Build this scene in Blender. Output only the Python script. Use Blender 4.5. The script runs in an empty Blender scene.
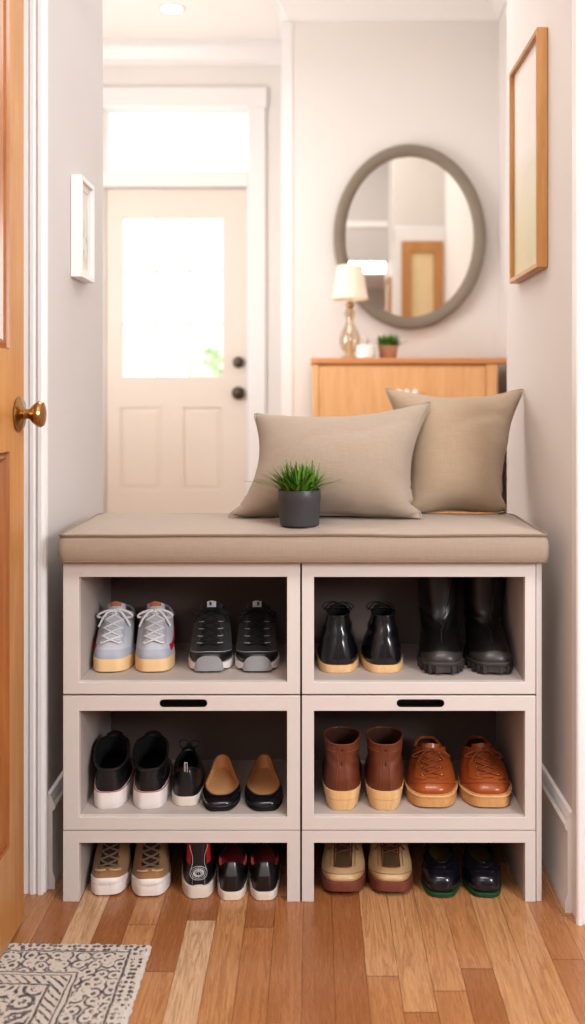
import bpy, bmesh, math, random
from mathutils import Vector, Matrix, noise as mnoise

random.seed(7)
SC = bpy.context.scene
COL = SC.collection
PI = math.pi

# ------------------------------------------------------------------ helpers
def lin(c):
    return c / 12.92 if c <= 0.04045 else ((c + 0.055) / 1.055) ** 2.4

def rgb(r, g, b):
    return (lin(r / 255), lin(g / 255), lin(b / 255), 1.0)

class NT:
    """small node-tree helper"""
    def __init__(s, name):
        s.mat = bpy.data.materials.new(name)
        s.mat.use_nodes = True
        s.t = s.mat.node_tree
        s.t.nodes.clear()
        s.out = s.t.nodes.new('ShaderNodeOutputMaterial')
    def n(s, typ, **kw):
        nd = s.t.nodes.new('ShaderNode' + typ)
        for k, v in kw.items():
            setattr(nd, k, v)
        return nd
    def link(s, a, b):
        s.t.links.new(a, b)
    def put(s, sock, v):
        if isinstance(v, bpy.types.NodeSocket):
            s.link(v, sock)
        elif v is not None:
            sock.default_value = v
    def m(s, op, a, b=None, c=None):
        nd = s.n('Math', operation=op)
        s.put(nd.inputs[0], a)
        if b is not None: s.put(nd.inputs[1], b)
        if c is not None: s.put(nd.inputs[2], c)
        return nd.outputs[0]
    def mix(s, f, a, b, blend='MIX'):
        nd = s.n('Mix', data_type='RGBA', blend_type=blend)
        s.put(nd.inputs[0], f); s.put(nd.inputs[6], a); s.put(nd.inputs[7], b)
        return nd.outputs[2]
    def ramp(s, f, stops, interp='LINEAR'):
        nd = s.n('ValToRGB')
        nd.color_ramp.interpolation = interp
        e = nd.color_ramp.elements
        while len(e) < len(stops): e.new(0.5)
        for i, (p, c) in enumerate(stops):
            e[i].position = p; e[i].color = c
        s.put(nd.inputs[0], f)
        return nd.outputs[0]
    def coords(s, which='Object', scale=None):
        tc = s.n('TexCoord')
        o = tc.outputs[which]
        if scale is not None:
            mp = s.n('Mapping'); mp.inputs['Scale'].default_value = scale
            s.link(o, mp.inputs[0]); o = mp.outputs[0]
        return o
    def noise(s, vec, scale, detail=3, rough=0.5, dist=0.0):
        nd = s.n('TexNoise')
        s.put(nd.inputs['Vector'], vec)
        nd.inputs['Scale'].default_value = scale; nd.inputs['Detail'].default_value = detail
        nd.inputs['Roughness'].default_value = rough; nd.inputs['Distortion'].default_value = dist
        return nd.outputs[0]
    def bump(s, h, strength, dist=0.002):
        nd = s.n('Bump')
        nd.inputs['Strength'].default_value = strength; nd.inputs['Distance'].default_value = dist
        s.put(nd.inputs['Height'], h)
        return nd.outputs[0]
    def bsdf(s, col, rough=0.5, metal=0.0, spec=0.5, normal=None, coat=0.0, sheen=0.0, trans=0.0, emit=None, estr=0.0, sss=0.0):
        b = s.n('BsdfPrincipled')
        s.put(b.inputs['Base Color'], col); s.put(b.inputs['Roughness'], rough)
        b.inputs['Metallic'].default_value = metal
        b.inputs['Specular IOR Level'].default_value = spec
        b.inputs['Coat Weight'].default_value = coat
        b.inputs['Coat Roughness'].default_value = 0.15
        b.inputs['Sheen Weight'].default_value = sheen
        b.inputs['Transmission Weight'].default_value = trans
        if normal is not None: s.link(normal, b.inputs['Normal'])
        if emit is not None:
            b.inputs['Emission Color'].default_value = emit; b.inputs['Emission Strength'].default_value = estr
        s.link(b.outputs[0], s.out.inputs[0])
        return s.mat

_mats = {}
def plain(name, c, rough=0.5, var=0.06, vscale=12.0, bscale=0.0, bstr=0.0, **kw):
    """painted / leather / rubber: base colour with soft variation and a fine bump"""
    if name in _mats: return _mats[name]
    t = NT(name)
    co = t.coords()
    n = t.noise(co, vscale, 4)
    lo = tuple(max(0, x * (1 - var)) for x in c[:3]) + (1,)
    hi = tuple(min(1, x * (1 + var)) for x in c[:3]) + (1,)
    col = t.mix(n, lo, hi)
    nm = None
    if bstr > 0:
        nm = t.bump(t.noise(co, bscale, 5, 0.6), bstr)
    _mats[name] = t.bsdf(col, rough, normal=nm, **kw)
    return _mats[name]

def fabric(name, c, rough=0.9, scale=420.0, var=0.12, bstr=0.35):
    if name in _mats: return _mats[name]
    t = NT(name)
    a = t.n('TexWave', wave_type='BANDS', bands_direction='X'); b = t.n('TexWave', wave_type='BANDS', bands_direction='Z')
    y = t.n('TexWave', wave_type='BANDS', bands_direction='Y')
    co = t.coords()
    for w in (a, b, y):
        t.link(co, w.inputs[0]); w.inputs['Scale'].default_value = scale; w.inputs['Distortion'].default_value = 2.0
        w.inputs['Detail'].default_value = 1
    h = t.m('ADD', t.m('ADD', a.outputs[1], b.outputs[1]), y.outputs[1])
    n1 = t.noise(t.coords(scale=(6, 6, 60)), 4, 4)
    n2 = t.noise(t.coords(scale=(60, 60, 5)), 4, 4)
    f = t.m('MULTIPLY_ADD', t.m('ADD', n1, n2), 0.5, 0.0)
    lo = tuple(x * (1 - var * 1.6) for x in c[:3]) + (1,)
    hi = tuple(min(1, x * (1 + var)) for x in c[:3]) + (1,)
    _mats[name] = t.bsdf(t.mix(f, lo, hi), rough, spec=0.2, normal=t.bump(h, bstr, 0.0012), sheen=0.25)
    return _mats[name]

def wood(name, c1, c2, axis='Z', rough=0.35, scale=1.0, coat=0.2):
    """long-grained wood: grain runs along AXIS"""
    if name in _mats: return _mats[name]
    t = NT(name)
    sc = {'X': (1.2, 16, 16), 'Y': (16, 1.2, 16), 'Z': (16, 16, 1.2)}[axis]
    co = t.coords(scale=tuple(v * scale for v in sc))
    g = t.noise(co, 1.6, 6, 0.62, 1.4)
    f = t.noise(co, 9.0, 4, 0.7)
    k = t.m('MULTIPLY_ADD', f, 0.35, t.m('MULTIPLY', g, 0.75))
    col = t.ramp(k, [(0.28, c1), (0.72, c2)])
    _mats[name] = t.bsdf(col, rough, normal=t.bump(f, 0.08, 0.001), coat=coat)
    return _mats[name]

class MB:
    def __init__(s):
        s.v = []; s.f = []
    def add(s, vs, fs):
        o = len(s.v); s.v += [tuple(p) for p in vs]; s.f += [tuple(i + o for i in q) for q in fs]
        return s
    def box(s, x0, x1, y0, y1, z0, z1):
        return s.add([(x0, y0, z0), (x1, y0, z0), (x1, y1, z0), (x0, y1, z0), (x0, y0, z1), (x1, y0, z1), (x1, y1, z1), (x0, y1, z1)],
                     [(0, 3, 2, 1), (4, 5, 6, 7), (0, 1, 5, 4), (1, 2, 6, 5), (2, 3, 7, 6), (3, 0, 4, 7)])
    def grid(s, rows, closed=False, flip=False):
        n = len(rows[0]); vs = [p for r in rows for p in r]; fs = []
        for i in range(len(rows) - 1):
            for j in range(n if closed else n - 1):
                a, b = i * n + j, i * n + (j + 1) % n
                q = (a, b, b + n, a + n)
                fs.append(q[::-1] if flip else q)
        return s.add(vs, fs)
    def fan(s, ring, c, flip=False):
        n = len(ring)
        return s.add(list(ring) + [c], [((j + 1) % n, j, n) if flip else (j, (j + 1) % n, n) for j in range(n)])
    def lathe(s, prof, cx=0, cy=0, z=0, n=32):
        rows = [[(cx + r * math.cos(2 * PI * j / n), cy + r * math.sin(2 * PI * j / n), z + h) for j in range(n)] for r, h in prof]
        s.grid(rows, True)
        return s
    def tube(s, pts, r, n=7, flat=1.0, cap=True, closed=False):
        P = [Vector(p) for p in pts]
        m = len(P); up = Vector((0.13, 0.21, 0.97)); rows = []
        rr = r if callable(r) else (lambda k: r)
        prev = None
        for i in range(m):
            if closed: t = P[(i + 1) % m] - P[i - 1]
            else: t = P[min(i + 1, m - 1)] - P[max(i - 1, 0)]
            if t.length < 1e-9: t = Vector((0, 0, 1))
            t.normalize()
            a = (prev if prev is not None else up)
            a = a - t * a.dot(t)
            if a.length < 1e-4: a = Vector((1, 0, 0)) - t * t.x
            a.normalize(); prev = a; b = t.cross(a)
            q = rr(i / max(1, m - 1))
            rows.append([tuple(P[i] + a * (q * flat * math.cos(2 * PI * j / n)) + b * (q * math.sin(2 * PI * j / n))) for j in range(n)])
        if closed: rows.append(rows[0])
        s.grid(rows, True)
        if cap and not closed:
            s.fan(rows[0], tuple(P[0]), True); s.fan(rows[-1], tuple(P[-1]))
        return s
    def build(s, name, mat, parent=None, smooth=True, angle=40, bevel=0.0, seg=2, kind=None, sub=0, fix=True):
        me = bpy.data.meshes.new(name)
        me.from_pydata(s.v, [], s.f)
        bm = bmesh.new(); bm.from_mesh(me)
        bmesh.ops.remove_doubles(bm, verts=bm.verts, dist=1e-6)
        if fix: bmesh.ops.recalc_face_normals(bm, faces=bm.faces)
        bm.to_mesh(me); bm.free()
        if smooth:
            me.polygons.foreach_set('use_smooth', [True] * len(me.polygons))
            me.set_sharp_from_angle(angle=math.radians(angle))
        o = bpy.data.objects.new(name, me); COL.objects.link(o)
        if mat is not None: me.materials.append(mat)
        if parent is not None: o.parent = parent
        if bevel > 0:
            b = o.modifiers.new('bevel', 'BEVEL'); b.width = bevel; b.segments = seg; b.limit_method = 'ANGLE'; b.angle_limit = math.radians(35)
            b.harden_normals = False
        if sub:
            b = o.modifiers.new('subdiv', 'SUBSURF'); b.levels = sub; b.render_levels = sub
        if kind: o['kind'] = kind
        return o

def extruded(loops, d0, d1, plane='XZ'):
    """flat panel with holes: loops = [[(a,b)..]..] in XZ, extruded in Y from d0 to d1"""
    bm = bmesh.new()
    edges = []
    for lp in loops:
        vs = [bm.verts.new((a, d0, b)) for a, b in lp]
        edges += [bm.edges.new((vs[i], vs[(i + 1) % len(vs)])) for i in range(len(vs))]
    bmesh.ops.triangle_fill(bm, use_beauty=True, use_dissolve=False, edges=edges)
    ret = bmesh.ops.extrude_face_region(bm, geom=list(bm.faces))
    for v in ret['geom']:
        if isinstance(v, bmesh.types.BMVert): v.co.y = d1
    bmesh.ops.recalc_face_normals(bm, faces=bm.faces)
    bm.verts.index_update()
    mb = MB(); mb.add([v.co[:] for v in bm.verts], [[v.index for v in f.verts] for f in bm.faces]); bm.free()
    return mb

def rect(x0, x1, z0, z1):
    return [(x0, z0), (x1, z0), (x1, z1), (x0, z1)]

def stadium(cx, cz, w, h, n=10):
    r = h / 2; out = []
    for i in range(n + 1): a = -PI / 2 + PI * i / n; out.append((cx + w / 2 - r + r * math.cos(a), cz + r * math.sin(a)))
    for i in range(n + 1): a = PI / 2 + PI * i / n; out.append((cx - w / 2 + r + r * math.cos(a), cz + r * math.sin(a)))
    return out

def tag(o, label, cat=None, group=None, kind=None):
    o['label'] = label
    if cat: o['category'] = cat
    if group: o['group'] = group
    if kind: o['kind'] = kind
    return o

def thing(name, label, cat, loc=(0, 0, 0), rot=(0, 0, 0), group=None, kind=None):
    o = bpy.data.objects.new(name, None); o.empty_display_size = 0.05; COL.objects.link(o)
    o.location = loc; o.rotation_euler = rot
    return tag(o, label, cat, group, kind)

# ------------------------------------------------------------------ camera frame
CZ = 1.255; F = 920.0; VX, VY = 314.0, 400.0
def at(px, py, Y):
    return Vector(((px - VX) * Y / F, Y, CZ - (py - VY) * Y / F))

# ------------------------------------------------------------------ materials
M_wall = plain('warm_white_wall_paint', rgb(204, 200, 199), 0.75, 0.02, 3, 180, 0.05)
M_wall_r = plain('warm_white_wall_paint_lit', rgb(218, 212, 208), 0.75, 0.02, 3, 180, 0.05)  # same paint lightened: brighter light on this wall is put into its colour
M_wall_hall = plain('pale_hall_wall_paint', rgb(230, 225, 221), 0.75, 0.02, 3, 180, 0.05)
M_ceil = plain('ceiling_paint', rgb(244, 240, 236), 0.85, 0.01, 3, 150, 0.04)
M_trim = plain('white_trim_gloss', rgb(236, 233, 232), 0.3, 0.015, 5)
M_bench = plain('greige_cabinet_paint', rgb(216, 210, 206), 0.45, 0.02, 8, 120, 0.03)
M_bench_in = plain('greige_inside_shaded', rgb(186, 176, 170), 0.6, 0.03, 8)  # bench paint darkened for the shade inside the cubbies
M_bench_back = plain('shaded_back_board', rgb(118, 104, 97), 0.7, 0.04, 6)  # back boards coloured dark to stand in for shade deep in the cubbies
M_gap = plain('dark_seam', rgb(52, 42, 38), 0.8)
M_slot = plain('dark_bronze_slot', rgb(38, 30, 28), 0.5, metal=0.4)
M_cush = fabric('beige_upholstery', rgb(172, 156, 141), scale=330)
M_pip = fabric('beige_piping', rgb(142, 122, 103), scale=330)
M_pil = fabric('taupe_linen', rgb(180, 163, 146), scale=260, bstr=0.5)
M_pil2 = fabric('sand_linen', rgb(188, 166, 142), scale=260, bstr=0.5)
M_oak = wood('honey_oak_door', rgb(172, 118, 66), rgb(202, 150, 94), 'Z', 0.35, coat=0.35)
M_oak_dark = wood('honey_oak_moulding', rgb(132, 76, 36), rgb(166, 108, 58), 'Z', 0.35, coat=0.35)
M_dress = wood('light_oak_dresser', rgb(214, 158, 106), rgb(238, 190, 140), 'Z', 0.4)
M_dress_top = wood('oak_dresser_top', rgb(196, 128, 78), rgb(222, 160, 108), 'X', 0.4)
M_frame_wood = wood('pale_oak_frame', rgb(160, 108, 54), rgb(192, 142, 84), 'Z', 0.4)
M_brass = plain('antique_brass', rgb(172, 140, 96), 0.26, 0.1, 20, metal=1.0)
M_bronze = plain('oil_rubbed_bronze', rgb(92, 80, 70), 0.35, metal=0.7)
M_fdoor = plain('peach_beige_door_paint', rgb(228, 217, 206), 0.5, 0.015, 4)
M_mir_frame = plain('weathered_grey_frame', rgb(136, 125, 112), 0.55, 0.08, 14, 90, 0.15)
M_pot = plain('charcoal_pot', rgb(74, 76, 80), 0.42, 0.06, 10)
M_terra = plain('blush_terracotta', rgb(200, 152, 126), 0.7)
M_white = plain('white_ceramic', rgb(244, 240, 234), 0.3)
M_shade = plain('cream_lamp_shade', rgb(244, 226, 206), 0.8, 0.02, 5, emit=rgb(255, 226, 196), estr=0.15)
M_soil = plain('potting_soil', rgb(50, 38, 28), 0.95, 0.3, 60)
M_paperW = plain('print_paper', rgb(236, 232, 226), 0.6)
M_black_in = plain('dark_void', rgb(24, 20, 19), 0.9)

def glass_mat(name, tint=(1, 1, 1, 1), refl=0.06):
    t = NT(name)
    tr = t.n('BsdfTransparent'); tr.inputs[0].default_value = tint
    gl = t.n('BsdfGlossy'); gl.inputs['Roughness'].default_value = 0.03
    mx = t.n('MixShader'); mx.inputs[0].default_value = refl
    t.link(tr.outputs[0], mx.inputs[1]); t.link(gl.outputs[0], mx.inputs[2]); t.link(mx.outputs[0], t.out.inputs[0])
    return t.mat
M_glass = glass_mat('window_glass')
M_lampglass = glass_mat('pale_lamp_glass', rgb(240, 230, 216), 0.18)
t = NT('mirror_silver'); M_mirror = t.bsdf(rgb(240, 238, 234), 0.02, metal=1.0)
t = NT('recessed_bulb'); M_bulb = t.bsdf(rgb(255, 250, 240), 0.5, emit=rgb(255, 246, 232), estr=4.0)

def leaf_mat(name, lo, hi):
    t = NT(name)
    n = t.noise(t.coords(), 60, 2)
    oi = t.n('NewGeometry')
    f = t.m('ADD', t.m('MULTIPLY', n, 0.4), t.m('MULTIPLY', oi.outputs['Random Per Island'], 0.7))
    return t.bsdf(t.ramp(f, [(0.15, lo), (0.85, hi)]), 0.5, spec=0.4)
M_grass = leaf_mat('grass_blades', rgb(38, 84, 24), rgb(124, 170, 66))
M_grass2 = leaf_mat('bright_leaves', rgb(44, 104, 34), rgb(112, 166, 70))
M_hedge = leaf_mat('garden_leaves', rgb(170, 200, 140), rgb(220, 234, 190))

# floor ----------------------------------------------------------------
def floor_mat():
    t = NT('oak_plank_floor')
    co = t.coords()
    sp = t.n('SeparateXYZ'); t.link(co, sp.inputs[0])
    X, Y = sp.outputs[0], sp.outputs[1]
    W, Ln = 0.070, 0.66
    xr = t.m('ADD', t.m('DIVIDE', X, W), 0.37)
    row = t.m('FLOOR', xr)
    wn = t.n('TexWhiteNoise', noise_dimensions='1D'); t.link(row, wn.inputs['W'])
    yy = t.m('ADD', t.m('DIVIDE', Y, Ln), t.m('MULTIPLY', wn.outputs[0], 9.0))
    colm = t.m('FLOOR', yy)
    cb = t.n('CombineXYZ'); t.link(row, cb.inputs[0]); t.link(colm, cb.inputs[1])
    w2 = t.n('TexWhiteNoise', noise_dimensions='3D'); t.link(cb.outputs[0], w2.inputs['Vector'])
    pid = w2.outputs[0]
    base = t.ramp(pid, [(0.0, rgb(158, 106, 68)), (0.35, rgb(178, 126, 84)), (0.65, rgb(190, 140, 96)), (0.86, rgb(202, 156, 112)), (1.0, rgb(216, 186, 152))])
    g = t.n('CombineXYZ')
    t.link(t.m('MULTIPLY_ADD', pid, 37.0, t.m('MULTIPLY', X, 26.0)), g.inputs[0])
    t.link(t.m('MULTIPLY', Y, 1.5), g.inputs[1]); t.link(t.m('MULTIPLY', pid, 91.0), g.inputs[2])
    n1 = t.noise(g.outputs[0], 1.0, 6, 0.6, 2.2)
    ring = t.m('FRACT', t.m('MULTIPLY', n1, 7.0))
    ring = t.m('POWER', t.m('ABSOLUTE', t.m('SUBTRACT', ring, 0.5)), 2.0)
    n2 = t.noise(g.outputs[0], 7.0, 4, 0.7)
    col = t.mix(t.m('MULTIPLY', ring, 2.0), base, rgb(136, 84, 48))
    col = t.mix(t.m('MULTIPLY', t.m('SUBTRACT', n2, 0.35), 0.55), col, rgb(116, 62, 30))
    fx = t.m('FRACT', xr); fy = t.m('FRACT', yy)
    ex = t.m('MINIMUM', fx, t.m('SUBTRACT', 1.0, fx)); ey = t.m('MINIMUM', fy, t.m('SUBTRACT', 1.0, fy))
    gx = t.m('LESS_THAN', ex, 0.012); gy = t.m('LESS_THAN', ey, 0.0022)
    gap = t.m('MAXIMUM', gx, gy)
    col = t.mix(t.m('MULTIPLY', gap, 0.6), col, rgb(70, 36, 18))
    h = t.m('SUBTRACT', t.m('MULTIPLY', n2, 0.15), gap)
    rg = t.m('MULTIPLY_ADD', n2, 0.16, 0.20)
    return t.bsdf(col, rg, normal=t.bump(h, 0.25, 0.0015), coat=0.15)
M_floor = floor_mat()

# ------------------------------------------------------------------ room shell
XL, XR = -0.685, 0.635          # faces of the two passage walls
YB = 5.24                      # wall with the mirror
YD = 5.93                      # wall with the front door
HC = 3.54                      # hall ceiling
def S_(o, label, cat='wall'):
    o['kind'] = 'structure'; o['label'] = label; o['category'] = cat
    return o

S_(MB().box(-2.3, 2.6, -2.1, 6.1, -0.05, 0).build('floor', M_floor, smooth=False), 'warm orange-brown narrow oak plank floor running toward the front door', 'floor')
S_(MB().box(-2.3, 1.2, 2.3, 6.1, HC, HC + .05).build('ceiling', M_ceil, smooth=False), 'white hall ceiling over the front door', 'ceiling')
S_(MB().box(-.9, 2.6, -2.1, 2.45, 2.75, 2.8).build('ceiling', M_ceil, smooth=False), 'white ceiling of the room the camera stands in', 'ceiling')
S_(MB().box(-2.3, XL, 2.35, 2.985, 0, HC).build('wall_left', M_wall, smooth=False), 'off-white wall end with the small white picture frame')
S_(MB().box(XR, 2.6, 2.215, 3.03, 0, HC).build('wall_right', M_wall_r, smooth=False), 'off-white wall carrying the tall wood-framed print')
S_(MB().box(-2.3, 2.6, 2.35, 2.44, 2.46, HC).build('wall_header', M_wall, smooth=False), 'wall strip above the cased opening')
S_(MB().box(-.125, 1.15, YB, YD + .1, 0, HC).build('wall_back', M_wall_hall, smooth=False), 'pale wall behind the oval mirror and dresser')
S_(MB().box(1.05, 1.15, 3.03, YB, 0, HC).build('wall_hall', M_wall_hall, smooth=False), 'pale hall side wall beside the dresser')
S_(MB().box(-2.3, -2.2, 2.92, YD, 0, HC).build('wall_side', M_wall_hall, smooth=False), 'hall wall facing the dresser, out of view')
S_(MB().box(-.9, -.8, -2.1, 2.35, 0, 2.75).build('wall_near', M_wall, smooth=False), 'wall behind the open wooden door')
S_(MB().box(2.5, 2.6, -2.1, 2.215, 0, 2.75).build('wall_opposite', M_wall, smooth=False), 'side wall of the room the camera stands in')
S_(MB().box(-.9, 2.6, -2.1, -2.0, 0, 2.75).build('wall_rear', M_wall, smooth=False), 'wall behind the camera')
# front door wall with opening for door + transom
DX0, DX1 = -1.36, -0.425
dz = lambda py: CZ - (py - VY) * YD / F
ZDT, ZT0, ZT1, ZCT = dz(187), dz(171), dz(112), dz(90)
mb = extruded([rect(-2.3, -.125, 0, HC), rect(DX0, DX1, .002, ZT1 + .03)], YD, YD + .12)
S_(mb.build('wall_entry', M_wall_hall, smooth=False), 'pale wall around the front door and transom window')

# crown mouldings: profile swept along straight runs
CROWN = [(0, -.13), (.012, -.13), (.016, -.115), (.03, -.10), (.05, -.07), (.075, -.035), (.088, -.028), (.09, -.012), (.10, -.012), (.10, 0), (0, 0)]
def crown(name, a, b, nx, ny, label):
    """a,b plan points on the wall face; (nx,ny) points into the room; mitred by stretching"""
    rows = []
    d = Vector((b[0] - a[0], b[1] - a[1])).normalized()
    for p, s in ((a, a[2]), (b, b[2])):
        rows.append([(p[0] + nx * q + d.x * q * s, p[1] + ny * q + d.y * q * s, HC + h) for q, h in CROWN])
    o = MB().grid(rows, True).build(name, M_trim, smooth=False)
    return S_(o, label, 'moulding')
crown('trim_1', (-2.2, YD, 0), (-.125, YD, -1), 0, -1, 'white crown moulding above the front door')
crown('trim_2', (-.125, YD, 1), (-.125, YB, 1), -1, 0, 'white crown moulding along the short wall return')
crown('trim_3', (-.125, YB, -1), (1.05, YB, -1), 0, -1, 'white crown moulding above the oval mirror')
crown('trim_4', (1.05, YB, 1), (1.05, 3.03, 0), -1, 0, 'white crown moulding on the hall side wall')
S_(MB().box(-.185, -.119, YB - .006, YB + .05, 0, HC - .13).build('trim_5', M_trim, bevel=.004), 'white vertical corner trim beside the mirror wall', 'moulding')

# front door casing, mullion between door and transom
mb = MB()
cw = .115
mb.box(DX1, DX1 + cw, YD - .03, YD + .02, 0, ZCT).box(DX0 - cw, DX0, YD - .03, YD + .02, 0, ZCT)
mb.box(DX0 - cw - .01, DX1 + cw + .01, YD - .036, YD + .02, ZT1 + .02, ZCT + .01)
mb.box(DX0, DX1, YD - .02, YD + .08, ZDT, ZT0)
mb.box(DX1 - .012, DX1 + .01, YD + .0, YD + .1, 0, ZCT - .05).box(DX0 - .01, DX0 + .012, YD, YD + .1, 0, ZCT - .05)
S_(mb.build('trim_6', M_trim, bevel=.006), 'white casing round the front door and its transom', 'moulding')
w = S_(MB().box(DX0, DX1, YD + .03, YD + .045, ZT0 + .03, ZT1).build('window_1', M_trim, smooth=False), 'bright wide transom window above the front door', 'window')
bpy.data.objects.remove(w)
mb = extruded([rect(DX0 + .012, DX1 - .012, ZT0, ZT1 + .03), rect(DX0 + .04, DX1 - .014, ZT0 + .012, ZT1)], YD + .02, YD + .06)
win = S_(mb.build('window_1', M_trim, smooth=False), 'bright wide transom window above the front door', 'window')
MB().box(DX0 + .03, DX1 - .012, YD + .038, YD + .043, ZT0 + .005, ZT1 + .01).build('pane', M_glass, win, smooth=False)

# front door leaf
fd = S_(thing('door_1', '', 'door'), 'peach-beige front door with nine-pane glass and two dark knobs', 'door')
gx0, gx1 = (122 - VX) * YD / F, (222 - VX) * YD / F
gz0, gz1 = dz(376), dz(217)
px = lambda x: (x - VX) * YD / F
pan = [(px(120), px(160), dz(490), dz(408)), (px(183), px(221), dz(490), dz(408)), (px(120), px(160), .2, .5), (px(183), px(221), .2, .5)]
loops = [rect(DX0 + .013, DX1 - .013, .012, ZDT - .004), rect(gx0, gx1, gz0, gz1)] + [rect(*p) for p in pan]
extruded(loops, YD + .03, YD + .075).build('leaf', M_fdoor, fd, bevel=.004)
for p in pan:
    mb = MB()
    a, b, c, d = p
    i = .03
    rows = [[(a, YD + .031, c), (b, YD + .031, c), (b, YD + .031, d), (a, YD + .031, d)],
            [(a, YD + .042, c), (b, YD + .042, c), (b, YD + .042, d), (a, YD + .042, d)],
            [(a + i, YD + .036, c + i), (b - i, YD + .036, c + i), (b - i, YD + .036, d - i), (a + i, YD + .036, d - i)]]
    mb.grid(rows[1:], True); mb.add(rows[2], [(0, 1, 2, 3)])
    mb.build('panel', M_fdoor, fd, smooth=False)
mb = MB()
for k in (1, 2):
    x = gx0 + (gx1 - gx0) * k / 3; mb.box(x - .0075, x + .0075, YD + .035, YD + .07, gz0, gz1)
    z = gz0 + (gz1 - gz0) * k / 3; mb.box(gx0, gx1, YD + .036, YD + .069, z - .0075, z + .0075)
g = MB().box(gx0 - .005, gx1 + .005, YD + .05, YD + .056, gz0 - .005, gz1 + .005).build('glass_pane', M_glass, fd, smooth=False)
mb.build('muntin', M_fdoor, g, smooth=False)
for py, r, nm, lb in ((362, .036, 'deadbolt', 'dark round deadbolt'), (393, .042, 'knob', 'dark round door knob')):
    k = MB().lathe([(0, 0), (r, 0), (r, .008), (r * .8, .014), (r * .45, .02), (r * .42, .04), (r * .85, .05), (r * .9, .062), (r * .6, .075), (0, .078)], n=28)
    o = k.build(nm, M_bronze, fd); o['label'] = lb
    o.location = (px(238), YD + .03, dz(py)); o.rotation_euler = (PI / 2, 0, 0)

# cased opening: near casings
def casing(name, x_in, x_out, y, zt, label):
    """fluted door casing facing the camera, inner edge x_in, outer edge x_out"""
    s = 1 if x_out > x_in else -1
    wd = abs(x_out - x_in)
    prof = [(0, 0), (0, .016), (.004, .02), (.013, .02), (.017, .015), (.021, .014), (.025, .018), (.034, .018), (.038, .013), (.06, .015), (.066, .024), (wd - .004, .026), (wd, .02), (wd, 0)]
    rows = [[(x_in + s * q, y - d, z) for q, d in prof] for z in (0, zt)]
    mb = MB().grid(rows, True)
    mb.add(rows[0], [tuple(range(len(prof)))]); mb.add(rows[1], [tuple(range(len(prof)))])
    return S_(mb.build(name, M_trim, angle=25), label, 'moulding')
casing('trim_7', -.687, -.79, 2.352, 2.46, 'white fluted door casing beside the open wooden door')
casing('trim_8', .628, .735, 2.217, 2.46, 'white door casing past the print on the wall')
S_(MB().box(-.69, -.681, 2.340, 2.36, 0, 2.46).build('trim_9', M_trim, bevel=.003), 'white jamb edge of the cased opening by the wooden door', 'moulding')
S_(MB().box(.630, .64, 2.207, 2.25, 0, 2.46).build('trim_10', M_trim, bevel=.003), 'white jamb edge of the cased opening past the print', 'moulding')

def baseboard(name, x, s, y0, y1, label):
    prof = [(0, 0), (.020, 0), (.020, .028), (.014, .045), (.014, .20), (.020, .205), (.022, .215), (.016, .222), (.014, .232), (.008, .243), (0, .246)]
    rows = [[(x + s * q, y, z) for q, z in prof] for y in (y0, y1)]
    mb = MB().grid(rows, True)
    mb.add(rows[0], [tuple(range(len(prof)))]); mb.add(rows[1], [tuple(range(len(prof)))])
    return S_(mb.build(name, M_trim, angle=25), label, 'baseboard')
baseboard('baseboard_left', XL, 1, 2.36, 2.985, 'tall white baseboard between the bench and the wall end')
baseboard('baseboard_right', XR, -1, 2.252, 3.03, 'tall white baseboard beside the bench under the print')
baseboard('baseboard_hall', 1.05, -1, 3.03, YB, 'white baseboard of the hall side wall')

# closet door on the hall face of the passage wall (seen only in the mirror)
cd = S_(thing('door_3', '', 'door'), 'honey wood closet door with pale panel, seen in the oval mirror', 'door')
extruded([rect(.70, 1.03, .01, 2.52), rect(.775, .955, .95, 2.43), rect(.775, .955, .12, .85)], 3.035, 3.07).build('leaf', M_oak, cd, bevel=.003)
M_cream = plain('cream_panel', rgb(236, 214, 172), 0.5)
MB().box(.77, .96, 3.036, 3.05, .94, 2.44).build('panel', M_cream, cd, smooth=False)
MB().box(.77, .96, 3.036, 3.05, .11, .86).build('panel', M_cream, cd, smooth=False)
mb = MB().box(.645, .70, 3.03, 3.06, 0, 2.62).box(1.03, 1.05, 3.03, 3.06, 0, 2.62).box(.645, 1.05, 3.03, 3.064, 2.52, 2.64)
S_(mb.build('trim_11', M_trim, bevel=.004), 'white casing round the closet door, seen in the mirror', 'moulding')

# recessed ceiling light
p = at(172, 8, 5.36)
rl = thing('recessed_light', 'round white recessed downlight in the hall ceiling', 'light', (p.x, 5.36, HC))
MB().lathe([(.058, -.012), (.075, -.006), (.082, 0), (.082, .002), (.058, .002)], n=36).build('trim_ring', M_trim, rl)
MB().lathe([(0, -.008), (.04, -.009), (.058, -.006)], n=36).build('bulb', M_bulb, rl)

# ------------------------------------------------------------------ open wooden door at the edge
DP = -.693
od = S_(thing('door_2', '', 'door', (DP, 2.20, 0), (0, 0, math.radians(-.6))), 'honey-stained panelled wooden door standing open, brass knob', 'door')
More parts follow.
